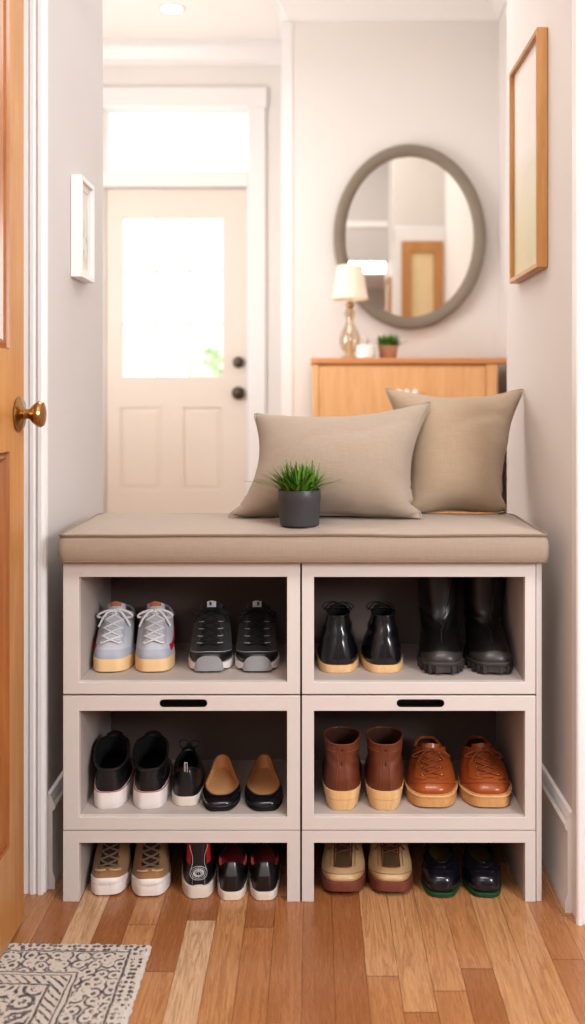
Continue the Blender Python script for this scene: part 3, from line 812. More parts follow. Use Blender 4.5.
class Shoe:
    """surface S(phi,t): rings from the sole line (t=0) to the collar (t=1); phi 0 = heel, pi = toe.
       local frame: toe at -y, heel at +y, sole on z=0"""
    def __init__(s, root, L, rings, side=1, bend=.003, disp=None):
        s.heel_out = abs(root.rotation_euler.z) > 1.5     # heel end is the broad, blunt one
        s.root, s.L, s.rings, s.side, s.bend, s.disp = root, L, rings, side, bend, disp
    def ring(s, r, phi):
        y0, y1, w, z = r[:4]; p = r[4] if len(r) > 4 else .36
        v = (1 - math.cos(phi)) / 2
        sn = math.sin(phi)
        low = max(0.0, min(1.0, 1 - (max(z) - .035) / .06))      # 1 at the sole, 0 by the ankle
        if s.heel_out:
            wm = max(w); e = 1 - v
            w = [w[0] + (wm * .97 - w[0]) * low * .8, w[1] + (wm * .96 - w[1]) * low * .8, w[2] * (1 - .07 * low), w[3] * (1 - .10 * low)]
        else:
            wm = max(w); e = v
            w = [w[0] * (1 - .05 * low), w[1] * (1 - .02 * low), w[2], w[3] + (wm - w[3]) * low * .7]
        p = p - .085 * low * max(0, (e - .5) * 2)
        x = math.copysign(abs(sn) ** (2 * p), sn) * i4(w, v) * 1.05
        y = y0 + (y1 - y0) * v
        q = max(0, y / s.L)
        x += s.bend * (1.9 * q * (1 - q) - q * q * .9) * 1.0
        return Vector((x * s.side, s.L / 2 - y, i4(z, v)))
    def S(s, phi, t):
        R = s.rings; n = len(R) - 1
        q = min(max(t, 0), 1) * n; i = min(int(q), n - 1); f = q - i
        P = [s.ring(R[min(max(k, 0), n)], phi) for k in (i - 1, i, i + 1, i + 2)]
        a, b, c, d = P
        out = .5 * ((2 * b) + (c - a) * f + (2 * a - 5 * b + 4 * c - d) * f * f + (3 * b - a - 3 * c + d) * f ** 3)
        if s.disp: out = out + s.N0(phi, t, out) * s.disp(phi, t)
        return out
    def N0(s, phi, t, P):
        c = Vector((0, P.y, P.z)); d = P - c
        return d.normalized() if d.length > 1e-6 else Vector((0, 0, 1))
    def N(s, phi, t):
        e = 1e-3
        a = s.S(phi + e, t) - s.S(phi - e, t); b = s.S(phi, min(1, t + e)) - s.S(phi, max(0, t - e))
        n = a.cross(b)
        if n.length < 1e-12: return Vector((0, 0, 1))
        n.normalize()
        return n * (-1 if s.side > 0 else 1)
    def O(s, phi, t, off):
        return s.S(phi, t) + s.N(phi, t) * off
    def fx(s, t, x):
        """phi (toe half) where the surface is x metres off the centre line"""
        sg = 1 if x < 0 else -1; x = abs(x)
        n = len(s.rings) - 1
        lo, hi = PI * .52, PI
        def wx(ph):
            v = (1 - math.cos(ph)) / 2; q = t * n; i = min(int(q), n - 1); f = q - i
            A, B = s.rings[i], s.rings[i + 1]
            w = i4(A[2], v) * (1 - f) + i4(B[2], v) * f
            return 1.05 * w * abs(math.sin(ph)) ** .72
        if wx(lo) < x: return PI + sg * (PI - lo)
        for _ in range(24):
            md = (lo + hi) / 2
            if wx(md) > x: lo = md
            else: hi = md
        return PI + sg * (PI - lo)
    # ---- parts
    def upper(s, mat, N=88, M=30, name='upper'):
        rows = [[tuple(s.S(2 * PI * j / N, k / M)) for j in range(N)] for k in range(M + 1)]
        return MB().grid(rows, True).build(name, mat, s.root, angle=60)
    def lining(s, mat, th=.0035, t0=.15, N=88, M=16, zf=None, floor_mat=None):
        rows = []
        for k in range(M + 1):
            t = 1 - (1 - t0) * k / M
            rows.append([tuple(s.O(2 * PI * j / N, t, -th * min(1, k * .6 + .05))) for j in range(N)])
        mb = MB().grid(rows, True)
        r = rows[-1]; c = sum((Vector(p) for p in r), Vector()) / N
        mb.fan(r, tuple(c))
        o = mb.build('lining', mat, s.root, angle=60)
        if floor_mat:
            rr = [tuple(c + (Vector(p) - c) * 1.0 + Vector((0, 0, .002))) for p in r]
            MB().fan(rr, tuple(c + Vector((0, 0, .0025)))).build('insole', floor_mat, s.root, angle=60)
        return o
    def collar(s, mat, r=.004, off=0.0, N=72, name='collar'):
        return MB().tube([tuple(s.O(2 * PI * j / N, 1, off)) for j in range(N)], r, 8, closed=True).build(name, mat, s.root)
    def sole(s, mat, out, z0, z1, spring=.006, ins=.006, lug=None, name='sole', taper=0.0, N=120, top=True):
        """out = (y0,y1,w4); z1 = list of 4 heights"""
        y0, y1, w = out[:3]
        if not isinstance(z1, (list, tuple)): z1 = [z1] * 4
        def pt(phi, k, f):
            v = (1 - math.cos(phi)) / 2
            sp = spring * max(0, (v - .72) / .28) ** 2
            zb = z0 + sp; zt = i4(z1, v) + (spring * .3 * max(0, (v - .72) / .28) ** 2)
            r = (y0 + k * 1.0, y1 - k * 1.0, [q - k for q in w], [0] * 4, .34)
            P = s.ring(r, phi); P.z = zb + (zt - zb) * f
            if lug and 0 <= f < lug[2]:
                sq = 1 if math.sin(phi * lug[0]) > 0 else 0
                P = Vector((P.x * (1 + 0 * sq), P.y, P.z)); d = Vector((P.x, P.y, 0)).normalized(); P += d * lug[1] * (sq - .5)
            return tuple(P)
        seq = [(ins + taper + .004, 0), (taper + .0015, 0), (taper, .06), (taper * .6, .4), (taper * .1, .9), (.0008, 1.0), (ins + .004, 1.0)]
        if lug: seq = [(ins + .006, 0), (.003, 0), (0, .08), (0, lug[2] - .06), (0, lug[2]), (-.001, .85), (.001, 1), (ins + .004, 1)]
        rows = [[pt(2 * PI * j / N, k, f) for j in range(N)] for k, f in seq]
        mb = MB().grid(rows, True)
        for r in (rows[0], rows[-1]):
            c = sum((Vector(p) for p in r), Vector()) / N; mb.fan(r, tuple(c), r is rows[0])
        return mb.build(name, mat, s.root, angle=35)
    def patch(s, fn, name, mat, off=.0016, na=14, nb=10, parent=None, base=-.001):
        """fn(a,b) -> (phi,t); raised panel following the upper"""
        P = [[s.O(*fn(i / na, j / nb), off) for i in range(na + 1)] for j in range(nb + 1)]
        B = [[s.O(*fn(i / na, j / nb), base) for i in range(na + 1)] for j in range(nb + 1)]
        mb = MB().grid([[tuple(p) for p in r] for r in P])
        def edge(L): return L(P), L(B)
        for L in (lambda G: G[0], lambda G: G[-1], lambda G: [r[0] for r in G], lambda G: [r[-1] for r in G]):
            a, b = edge(L); mb.grid([[tuple(p) for p in a], [tuple(p) for p in b]])
        return mb.build(name, mat, parent or s.root, angle=50)
    def sole_patch(s, mat, out, half, zlo, zhi, name, off=.003, heel=False, n=24):
        """raised band wrapped round the toe (or heel) of the sole; zlo/zhi are functions of -1..1"""
        y0, y1, w = out
        F_, B_ = [], []
        for j in range(5):
            f = []; b = []
            for i in range(n + 1):
                a = 2 * i / n - 1; ph = (0 if heel else PI) + a * half
                P = Vector(s.ring((y0 - off, y1 + off, [q + off for q in w], [0] * 4, .34), ph)); P.z = zlo(a) + (zhi(a) - zlo(a)) * j / 4
                Q = Vector(s.ring((y0 + .004, y1 - .004, [q - .004 for q in w], [0] * 4, .34), ph)); Q.z = P.z
                f.append(tuple(P)); b.append(tuple(Q))
            F_.append(f); B_.append(b)
        mb = MB().grid(F_).grid([F_[0], B_[0]]).grid([F_[-1], B_[-1]]).grid([[r[0] for r in F_], [r[0] for r in B_]]).grid([[r[-1] for r in F_], [r[-1] for r in B_]])
        return mb.build(name, mat, s.root, angle=50)
    def line(s, fn, name, mat, r=.0009, n=30, off=.0008, parent=None):
        return MB().tube([tuple(s.O(*fn(i / n), off)) for i in range(n + 1)], r, 5).build(name, mat, parent or s.root)
    def tongue(s, mat, x=.022, t0=.5, ext=.03, off=.003, th=.006, tilt=.55, name='tongue', z_up=.8):
        rows = []
        na = 10
        for k in range(13):
            q = k / 12; L = []
            for i in range(na + 1):
                xx = -x + 2 * x * i / na
                bulge = (1 - (2 * i / na - 1) ** 2) * .004
                if q < .55:
                    t = t0 + (1 - t0) * q / .55; p = s.O(s.fx(t, xx), t, off + bulge * q)
                else:
                    e = (q - .55) / .45 * ext
                    b = s.O(s.fx(1, xx), 1, off + bulge * .55)
                    rr = 1 - .25 * max(0, (q - .85) / .15) ** 2 * abs(2 * i / na - 1)
                    p = b + Vector((0, tilt * e, z_up * e)) * rr + Vector((0, -bulge * .45, 0))
                L.append(p)
            rows.append(L)
        f = [[tuple(p) for p in r] for r in rows]
        b = [[tuple(p + Vector((0, th, -th * .3))) for p in r] for r in rows]
        mb = MB().grid(f).grid(b).grid([f[-1], b[-1]]).grid([[r[0] for r in f], [r[0] for r in b]]).grid([[r[-1] for r in f], [r[-1] for r in b]])
        s.tg = rows
        return mb.build(name, mat, s.root, angle=60)
    def tongue_label(s, mat, ia, ib, ka, kb, name='tongue_label', off=.0018, parent=None):
        R = s.tg
        g = [[tuple(R[k][i] + Vector((0, -off, off * .4))) for i in range(ia, ib + 1)] for k in range(ka, kb + 1)]
        g2 = [[tuple(Vector(p) + Vector((0, off * .9, -off * .3))) for p in r] for r in g]
        mb = MB().grid(g).grid([g[0], g2[0]]).grid([g[-1], g2[-1]]).grid([[r[0] for r in g], [r[0] for r in g2]]).grid([[r[-1] for r in g], [r[-1] for r in g2]])
        return mb.build(name, mat, parent or s.root, angle=50)
    def laces(s, mat, n=5, ta=.45, tb=.95, x=.018, r=.0026, off=.004, flat=.55, bow=None, cross=True, xw=1.0):
        mb = MB()
        for i in range(n):
            t1 = ta + (tb - ta) * i / n; t2 = ta + (tb - ta) * (i + (1 if cross else 0)) / n
            xa = x * (1 + (xw - 1) * i / n)
            for sg in ((1, -1) if cross else (1,)):
                pts = []
                for k in range(11):
                    q = k / 10; xx = sg * xa * (2 * q - 1); tt = t1 + (t2 - t1) * q
                    pts.append(tuple(s.O(s.fx(tt, xx), tt, off + .003 * math.sin(PI * q) + .0006 * sg)))
                mb.tube(pts, r, 6, flat=flat)
        if bow:
            c = s.O(PI, bow.get('t', tb), off + .005) + Vector(bow.get('d', (0, 0, 0)))
            w, h, dr = bow.get('w', .045), bow.get('h', .014), bow.get('drop', .02)
            for sg in (1, -1):
                if bow.get('loops', True):
                    lp_ = []
                    for k in range(21):
                        a = 2 * PI * k / 20
                        lp_.append(tuple(c + Vector((sg * w * .5 * (1 - math.cos(a)), -.006 * math.sin(a) - .004, h * math.sin(a) * (1 if sg > 0 else .8) - dr * .5 * (1 - math.cos(a)) * .5))))
                    mb.tube(lp_, r * .8, 6)
                if bow.get('tails', True):
                    mb.tube([tuple(c + Vector((sg * w * .9 * q, -.010 * math.sin(q * 2.5) - .006, .006 * math.sin(PI * q) - dr * 1.5 * q * q))) for q in [k / 10 for k in range(11)]], r * .8, 6)
            mb.tube([tuple(c + Vector((-.005, -.004, 0))), tuple(c + Vector((0, -.008, .002))), tuple(c + Vector((.005, -.004, 0)))], r * 1.6, 8)
        return mb.build('laces', mat, s.root)
    def eyelets(s, mat, n=4, ta=.45, tb=.9, x=.02, r=.0028, off=.0025):
        for i in range(n):
            t = ta + (tb - ta) * i / max(1, n - 1)
            for sg in (1, -1):
                ph = s.fx(t, sg * x); c = s.O(ph, t, off); nn = s.N(ph, t)
                a = nn.cross(Vector((0, 0, 1))).normalized(); b = nn.cross(a)
                MB().tube([tuple(c + a * r * math.cos(2 * PI * k / 12) + b * r * math.sin(2 * PI * k / 12)) for k in range(12)], r * .4, 6, closed=True).build('eyelet', mat, s.root)

def eyestay(sh, mat, x0, x1, ta, tb, off=.0022):
    for sg in (1, -1):
        sh.patch(lambda a, b: (sh.fx(ta + (tb - ta) * b, sg * (x0 + (x1 - x0) * a)), ta + (tb - ta) * b), 'eyestay', mat, off, 6, 14)

def sc(rings, k=1.0, kz=1.0, kw=1.0):
    return [(a * k, b * k, [q * kw for q in w], [q * kz for q in z]) + tuple(rest) for a, b, w, z, *rest in rings]

SHELF1, SHELF2 = bz(682), bz(817)
def put(name, label, cat, group, pxc, pyb, zshelf, L, facing='toe', turn=.6, sc_=(1, 1, 1)):
    """thing root so that the end facing us meets the shelf at pixel row pyb; turned partly towards the camera"""
    Yn = (CZ - zshelf) * F / (pyb - VY)
    X = (pxc - VX) * (Yn + (.05 if facing == 'toe' else .03)) / F
    a = turn * math.atan2(pxc - VX, F)
    h = L * sc_[1] / 2
    o = thing(name, label, cat, (X + h * math.sin(a), Yn + h * math.cos(a), zshelf + .0004), (0, 0, -a + (PI if facing == 'heel' else 0)), group)
    o.scale = sc_
    return o

# 1 pale blue-grey sneakers ------------------------------------------------
def pale_sneaker(root, side):
    L = .272
    R = [(.001, .270, [.042, .043, .055, .052], [.028] * 4),
         (-.001, .270, [.043, .043, .054, .050], [.048, .046, .046, .050]),
         (.0, .244, [.041, .043, .051, .043], [.078, .074, .078, .074]),
         (.003, .204, [.040, .043, .047, .037], [.106, .098, .106, .106]),
         (.006, .156, [.039, .042, .042, .033], [.122, .108, .120, .136])]
    s = Shoe(root, L, R, side)
    s.sole(K_gum, (-.004, L + .003, [.045, .046, .057, .056]), 0, .034, .003)
    s.upper(K_pale); s.lining(K_blue_lin); s.collar(K_pale_d, .005)
    s.patch(lambda a, b: (PI + (a - .5) * 1.9, .03 + b * (.30 - .05 * abs(a - .5))), 'toe_panel', K_pale_d, .0014, 22, 8)
    s.tongue(K_pale, .024, .5, .026, tilt=.12, z_up=.9)
    s.tongue_label(K_rust, 2, 8, 9, 12)
    eyestay(s, K_pale_d, .017, .032, .44, .97)
    s.patch(lambda a, b: (PI + .80 + .70 * a, .24 + .34 * a * a + (.14 - .10 * a) * b), 'side_stripe', K_red, .0024, 16, 4)
    s.laces(K_lace_w, 4, .44, .95, .021, .0040, .0045, .6, dict(t=.97, w=.050, h=.010, drop=.026, d=(0, -.004, -.002)), xw=1.15)
    s.eyelets(K_white, 5, .46, .93, .0245)

# 2 black running shoes ---------------------------------------------------
def running_shoe(root, side):
    L = .280
    R = [(.001, .272, [.041, .043, .054, .050], [.026, .026, .024, .026]),
         (-.003, .274, [.042, .043, .054, .049], [.050, .046, .042, .040]),
         (-.001, .252, [.041, .042, .051, .044], [.080, .072, .072, .066]),
         (.004, .208, [.039, .041, .046, .038], [.108, .096, .104, .102]),
         (.010, .160, [.037, .039, .040, .033], [.122, .106, .120, .138])]
    s = Shoe(root, L, R, side)
    s.sole(K_white, (-.006, L - .003, [.046, .045, .058, .052]), 0, [.034, .030, .024, .020], .012)
    s.upper(K_blackmesh); s.lining(K_darklin); s.collar(K_blackmesh, .006)
    s.sole_patch(plain('grey_toe_rubber', rgb(150, 152, 154), .55), (-.006, L - .003, [.046, .045, .058, .052]), .36, lambda a: .006, lambda a: .014 + .030 * (1 - a * a) ** .7, 'toe_bumper', .004)
    s.patch(lambda a, b: (PI + (a - .5) * 2.2, .05 + b * (.28 - .30 * abs(a - .5) ** 1.5)), 'toe_overlay', K_black, .0012, 24, 8)
    s.line(lambda q: (PI + (q - .5) * 2.4, .38 - .40 * abs(q - .5) ** 1.5), 'trim_line', K_grey_line, .0011)
    s.tongue(K_blackmesh, .026, .5, .026, tilt=.12, th=.009, z_up=.9)
    lb_ = s.tongue_label(K_silver, 3, 7, 8, 12)
    s.tongue_label(K_black, 4, 5, 9, 11, 'label_mark', .0026, lb_)
    eyestay(s, K_black, .014, .026, .48, .96)
    for sg in (1, -1):
        for i in range(4):
            t0 = .52 + i * .10
            s.line(lambda q: (s.fx(t0, sg * (.017 + .012 * q)), t0 - .015 * q), 'lace_loop', K_grey_line, .0013, 6, .0035)
    s.laces(K_lace_k, 5, .48, .94, .018, .0026, .0042, .6, dict(t=.96, w=.050, h=.008, drop=.022, d=(0, 0, .002)))

# 3 black ankle boots seen from behind -------------------------------------
def chukka(root, side):
    L = .275
    R = [(.003, .268, [.047, .046, .053, .046], [.020] * 4),
         (.001, .268, [.048, .046, .052, .043], [.040, .038, .038, .036]),
         (.006, .235, [.044, .043, .044, .034], [.070, .068, .064, .056]),
         (.014, .180, [.036, .036, .036, .028], [.100, .098, .100, .088]),
         (.022, .135, [.028, .029, .030, .025], [.130, .130, .134, .124]),
         (.024, .108, [.024, .026, .027, .023], [.150, .153, .156, .156])]
    def dsp(phi, t):
        h = math.exp(-((t - .62) / .16) ** 2)
        return .0022 * h * math.sin(phi * 3 + t * 22)
    s = Shoe(root, L, R, side, disp=dsp)
    s.sole(K_tan_sole, (-.003, L + .002, [.052, .050, .056, .050]), 0, .021, .003)
    s.upper(K_blackgloss); s.lining(K_darklin); s.collar(K_blackgloss, .0032)
    s.line(lambda q: (0.0, .04 + .95 * q), 'back_seam', K_black, .0016, 30, .0002)
    s.patch(lambda a, b: ((a - .5) * .55, .88 + .12 * b), 'heel_tab', K_black, .0016, 8, 5)
    s.tongue(K_black, .02, .6, .012, tilt=.25)
    s.laces(K_lace_k, 4, .56, .97, .018, .002, .004, .7, dict(t=1.0, w=.040, h=.009, drop=.012, d=(0, .016, .006)))

# 4 tall black boots ------------------------------------------------------
def tall_boot(root, side):
    L = .300
    R = [(.004, .292, [.050, .050, .060, .056], [.022] * 4),
         (-.001, .294, [.051, .050, .060, .055], [.045, .042, .042, .044]),
         (.000, .262, [.050, .049, .055, .045], [.080, .074, .072, .070]),
         (.003, .200, [.049, .048, .048, .044], [.112, .110, .108, .100]),
         (.004, .172, [.050, .050, .050, .046], [.145, .142, .140, .136]),
         (.000, .166, [.052, .054, .054, .048], [.190, .190, .190, .188]),
         (-.002, .166, [.052, .055, .055, .050], [.232, .236, .238, .240])]
    def dsp(phi, t):
        h = math.exp(-((t - .55) / .14) ** 2)
        return (.0045 * h * math.sin(t * 48 + 2.2 * math.sin(phi * 2 + side)) + .002 * math.sin(phi * 3 + t * 9) * min(1, t * 2)) * (1 if t < .97 else .6)
    s = Shoe(root, L, R, side, disp=dsp)
    s.sole(K_lug, (-.004, L + .001, [.056, .054, .063, .060]), 0, [.030, .028, .028, .032], .006, lug=(22, .009, .66))
    s.upper(K_boot, M=54); s.lining(K_darklin, M=20); s.collar(K_boot, .003)
    s.patch(lambda a, b: (PI + (a - .5) * 2.0, .02 + b * (.24 - .16 * abs(a - .5))), 'toe_cap', plain('grey_toe_cap', rgb(62, 59, 58), .38, .1, 26, 220, .2, coat=.1), .0022, 24, 10)  # toe cap in a lighter grey than the boot leather
    s.line(lambda q: (PI, .36 + .22 * q), 'front_seam', K_lug, .0012, 20, .0006)
    s.line(lambda q: (PI - side * (.05 + .55 * q), .60 + .38 * q), 'shaft_seam', K_lug, .0014, 20, .0008)
    s.patch(lambda a, b: (PI - side * (.12 + .55 * b + .55 * a), .61 + .37 * b), 'shaft_flap', K_boot, .0028, 10, 12)

# 5 black high-tops seen from behind --------------------------------------
def high_top(root, side):
    L = .280
    R = [(.003, .270, [.046, .046, .053, .050], [.040] * 4),
         (.000, .270, [.046, .045, .052, .048], [.058, .056, .054, .054]),
         (.002, .238, [.044, .043, .047, .038], [.078, .076, .078, .072]),
         (.005, .192, [.041, .042, .042, .031], [.096, .098, .108, .100]),
         (.006, .160, [.041, .046, .044, .030], [.104, .116, .146, .150])]
    s = Shoe(root, L, R, side)
    so = s.sole(K_white, (-.002, L + .002, [.050, .049, .056, .055]), 0, .048, .002)
    MB().tube([tuple(Vector(s.ring((-.003, L + .003, [.0503, .0493, .0563, .0553], [.0472] * 4, .34), 2 * PI * j / 60))) for j in range(60)], .0013, 6, closed=True).build('red_line', plain('dull_red_line', rgb(170, 60, 72), .5), so)
    s.upper(K_black); s.lining(K_darklin, t0=.3); s.collar(K_black, .0045)
    s.patch(lambda a, b: ((a - .5) * 1.1, .02 + .52 * b), 'heel_counter', K_black, .0016, 14, 8)
    s.patch(lambda a, b: ((a - .5) * .30, .5 + .42 * b), 'back_strip', K_black, .0022, 6, 8)
    eyestay(s, K_black, .016, .028, .5, .96)
    s.tongue(K_black, .022, .55, .012, tilt=.1)
    s.laces(K_lace_k, 5, .5, .92, .019, .0024, .004, .7)
    for sg in (1, -1):
        s.line(lambda q: (sg * (.5 + .75 * q), .55 - .15 * math.sin(q * PI)), 'side_stitch', K_lug, .0009, 20, .0008)

# 6 small black sneaker from behind ---------------------------------------
def small_sneaker(root, side):
    L = .245
    R = [(.002, .238, [.036, .038, .047, .044], [.020, .018, .016, .018]),
         (-.002, .238, [.038, .038, .046, .042], [.045, .040, .038, .040]),
         (.000, .208, [.036, .036, .041, .033], [.070, .062, .064, .060]),
         (.004, .168, [.032, .034, .036, .028], [.090, .078, .088, .086]),
         (.010, .130, [.026, .032, .031, .023], [.104, .084, .098, .112])]
    s = Shoe(root, L, R, side)
    s.sole(K_offwhite, (-.003, L - .002, [.040, .040, .049, .046]), 0, [.026, .022, .018, .018], .008)
    s.patch(lambda a, b: ((a - .5) * .7, .0 + .05 * b), 'heel_bumper', K_lug, .004, 12, 4)
    s.upper(K_black); s.lining(K_darklin); s.collar(K_black, .005)
    s.patch(lambda a, b: ((a - .5) * .34, .45 + .5 * b), 'heel_strip', K_blackmesh, .0016, 6, 8)
    c = s.S(0, 1)
    MB().tube([tuple(c + Vector((.0035 * sg, .002 + .006 * math.sin(q * PI / 2), -.016 + .034 * q))) for sg, q in [(1, k / 5) for k in range(6)] + [(-1, 1 - k / 5) for k in range(6)]], .0018, 6, flat=1.6).build('pull_tab', K_grey_line, s.root)
    s.tongue(K_black, .019, .55, .014, tilt=.3)
    s.laces(K_lace_k, 4, .5, .94, .017, .0024, .004, .7, dict(t=.97, w=.030, h=.010, drop=-.004, d=(0, .006, .010), tails=False))

# 7 black ballet flats ------------------------------------------------------
def ballet_flat(root, side):
    L = .238
    R = [(.003, L - .003, [.028, .031, .044, .040], [.007, .006, .006, .006]),
         (-.001, L + .001, [.030, .033, .048, .043], [.022, .018, .016, .015]),
         (.000, L - .002, [.029, .033, .047, .041], [.040, .028, .024, .023]),
         (.002, L - .016, [.028, .032, .044, .037], [.052, .034, .028, .029]),
         (.004, L - .036, [.0265, .0305, .041, .034], [.058, .039, .030, .029])]
    s = Shoe(root, L, R, side, bend=.004)
    s.sole(K_darklin, (.001, L, [.030, .029, .046, .040]), 0, .0085, .002)
    s.upper(K_blackgloss); s.lining(K_tan_in, .0022, .18, floor_mat=K_tan_in)
    s.collar(plain('tan_binding', rgb(150, 112, 78), .5), .0018)
    s.line(lambda q: (PI + (q - .5) * 2.2, .20), 'toe_stitch', K_black, .0012, 24, .0005)

# 8 brown ankle boots from behind -------------------------------------------
def brown_boot(root, side):
    L = .265
    R = [(.004, .258, [.046, .045, .050, .042], [.050, .044, .038, .039]),
         (.001, .258, [.047, .045, .050, .041], [.080, .074, .064, .060]),
         (.006, .215, [.044, .042, .044, .036], [.104, .100, .094, .086]),
         (.012, .160, [.041, .040, .040, .034], [.128, .128, .124, .116]),
         (.012, .132, [.041, .042, .042, .036], [.152, .155, .158, .154]),
         (.011, .124, [.040, .042, .042, .036], [.172, .181, .184, .183])]
    def dsp(phi, t):
        h = math.exp(-((t - .6) / .2) ** 2)
        return .0016 * h * math.sin(phi * 4 + t * 20)
    s = Shoe(root, L, R, side, disp=dsp)
    s.sole(K_wood_sole, (.000, L, [.049, .046, .052, .045]), 0, [.054, .046, .041, .042], .01, taper=.008)
    MB().tube([tuple(Vector(s.ring((.003, L - .004, [.0455, .042, .048, .041], [.030] * 4, .34), 2 * PI * j / 60))) for j in range(60)], .0007, 5, closed=True).build('heel_layer_line', K_cognac_sole, s.root)
    s.upper(K_brown, M=36); s.lining(K_brown_lin); s.collar(K_brown, .0026)
    s.patch(lambda a, b: ((a - .5) * .20, .02 + .80 * b), 'back_strip', K_brown, .0018, 6, 16)
    for sg in (1, -1):
        s.line(lambda q: (sg * .13, .02 + .8 * q), 'stitch_line', K_brown_seam, .0007, 24, .0016)
    s.patch(lambda a, b: ((a - .5) * .32, .82 + .18 * b), 'pull_tab', K_brown, .0026, 8, 6)
    s.line(lambda q: (q * 2 * PI, .84 - .03 * math.cos(q * 2 * PI)), 'collar_stitch', K_brown_seam, .0006, 60, .0006)

# 9 cognac lace-up shoes ---------------------------------------------------
def cognac_shoe(root, side):
    L = .288
    R = [(.003, .280, [.050, .052, .066, .060], [.034, .032, .030, .032]),
         (.000, .281, [.050, .052, .066, .058], [.054, .050, .048, .050]),
         (.002, .252, [.047, .050, .060, .048], [.076, .070, .072, .070]),
         (.006, .200, [.042, .046, .050, .040], [.094, .082, .092, .090]),
         (.012, .150, [.036, .041, .042, .033], [.104, .086, .104, .112])]
    s = Shoe(root, L, R, side)
    s.sole(K_cognac_sole, (-.003, L + .002, [.053, .054, .069, .064]), 0, .036, .004)
    MB().tube([tuple(Vector(s.ring((-.004, L + .003, [.054, .055, .070, .065], [.0335] * 4, .34), 2 * PI * j / 60))) for j in range(60)], .0022, 6, closed=True).build('welt', K_tan_sole, s.root)
    s.upper(K_cognac); s.lining(K_brown_lin); s.collar(K_cognac, .0045)
    s.line(lambda q: (PI + (q - .5) * 2.3, .40 - .28 * abs(2 * q - 1) ** 2), 'apron_seam', K_cognac_d, .0018, 36, .0006)
    for sg in (1, -1):
        s.patch(lambda a, b: (s.fx(.46 + .5 * b, sg * (.013 + (.030 - .006 * b) * a)), .46 + .5 * b - .06 * a * (1 - b)), 'eyestay', K_cognac, .0030, 8, 14)
    s.tongue(K_cognac, .026, .5, .018, tilt=.5)
    s.laces(K_cognac_d, 4, .52, .95, .022, .0026, .0055, .8, dict(t=.96, w=.052, h=.010, drop=.036, d=(0, -.006, .000)))
    s.eyelets(M_brass, 4, .52, .90, .023, .0032, .004)

# 10 tan canvas sneakers -------------------------------------------------
def canvas_sneaker(root, side):
    L = .282
    R = [(.002, .276, [.042, .042, .054, .050], [.024, .024, .024, .026]),
         (.000, .277, [.042, .042, .053, .048], [.048, .046, .044, .046]),
         (.002, .246, [.040, .040, .049, .040], [.075, .072, .072, .068]),
         (.005, .195, [.038, .039, .042, .033], [.104, .098, .104, .100]),
         (.008, .145, [.036, .038, .038, .029], [.126, .118, .130, .140])]
    s = Shoe(root, L, R, side)
    s.sole(K_white, (-.004, L + .000, [.045, .045, .057, .054]), 0, [.030, .028, .028, .032], .004)
    s.upper(K_canvas); s.lining(K_canvas); s.collar(K_canvas, .003)
    tc = s.patch(lambda a, b: (PI + (a - .5) * 1.9, -.0 + b * (.27 - .22 * abs(a - .5) ** 1.3)), 'toe_cap', K_white, .0042, 28, 10)
    for i in range(15):
        a = .24 + .52 * i / 14
        s.line(lambda q: (PI + (a - .5) * 1.9, .03 + .14 * q), 'toe_rib', K_white, .0011, 6, .0042, tc)
    s.tongue(K_brown_lin, .022, .48, .014, tilt=.4)
    for sg in (1, -1):
        s.patch(lambda a, b: (s.fx(.44 + .52 * b, sg * (.014 + .014 * a)), .44 + .52 * b), 'eyestay', K_canvas, .0024, 6, 14)
        s.line(lambda q: (s.fx(.40 + .07 * q, sg * (.004 + .024 * q)), .43 - .05 * q), 'toe_bar', K_canvas_l, .0026, 8, .004)
    s.laces(K_lace_taupe, 5, .46, .97, .022, .0044, .0045, .6)
    s.eyelets(M_brass, 5, .48, .93, .022)

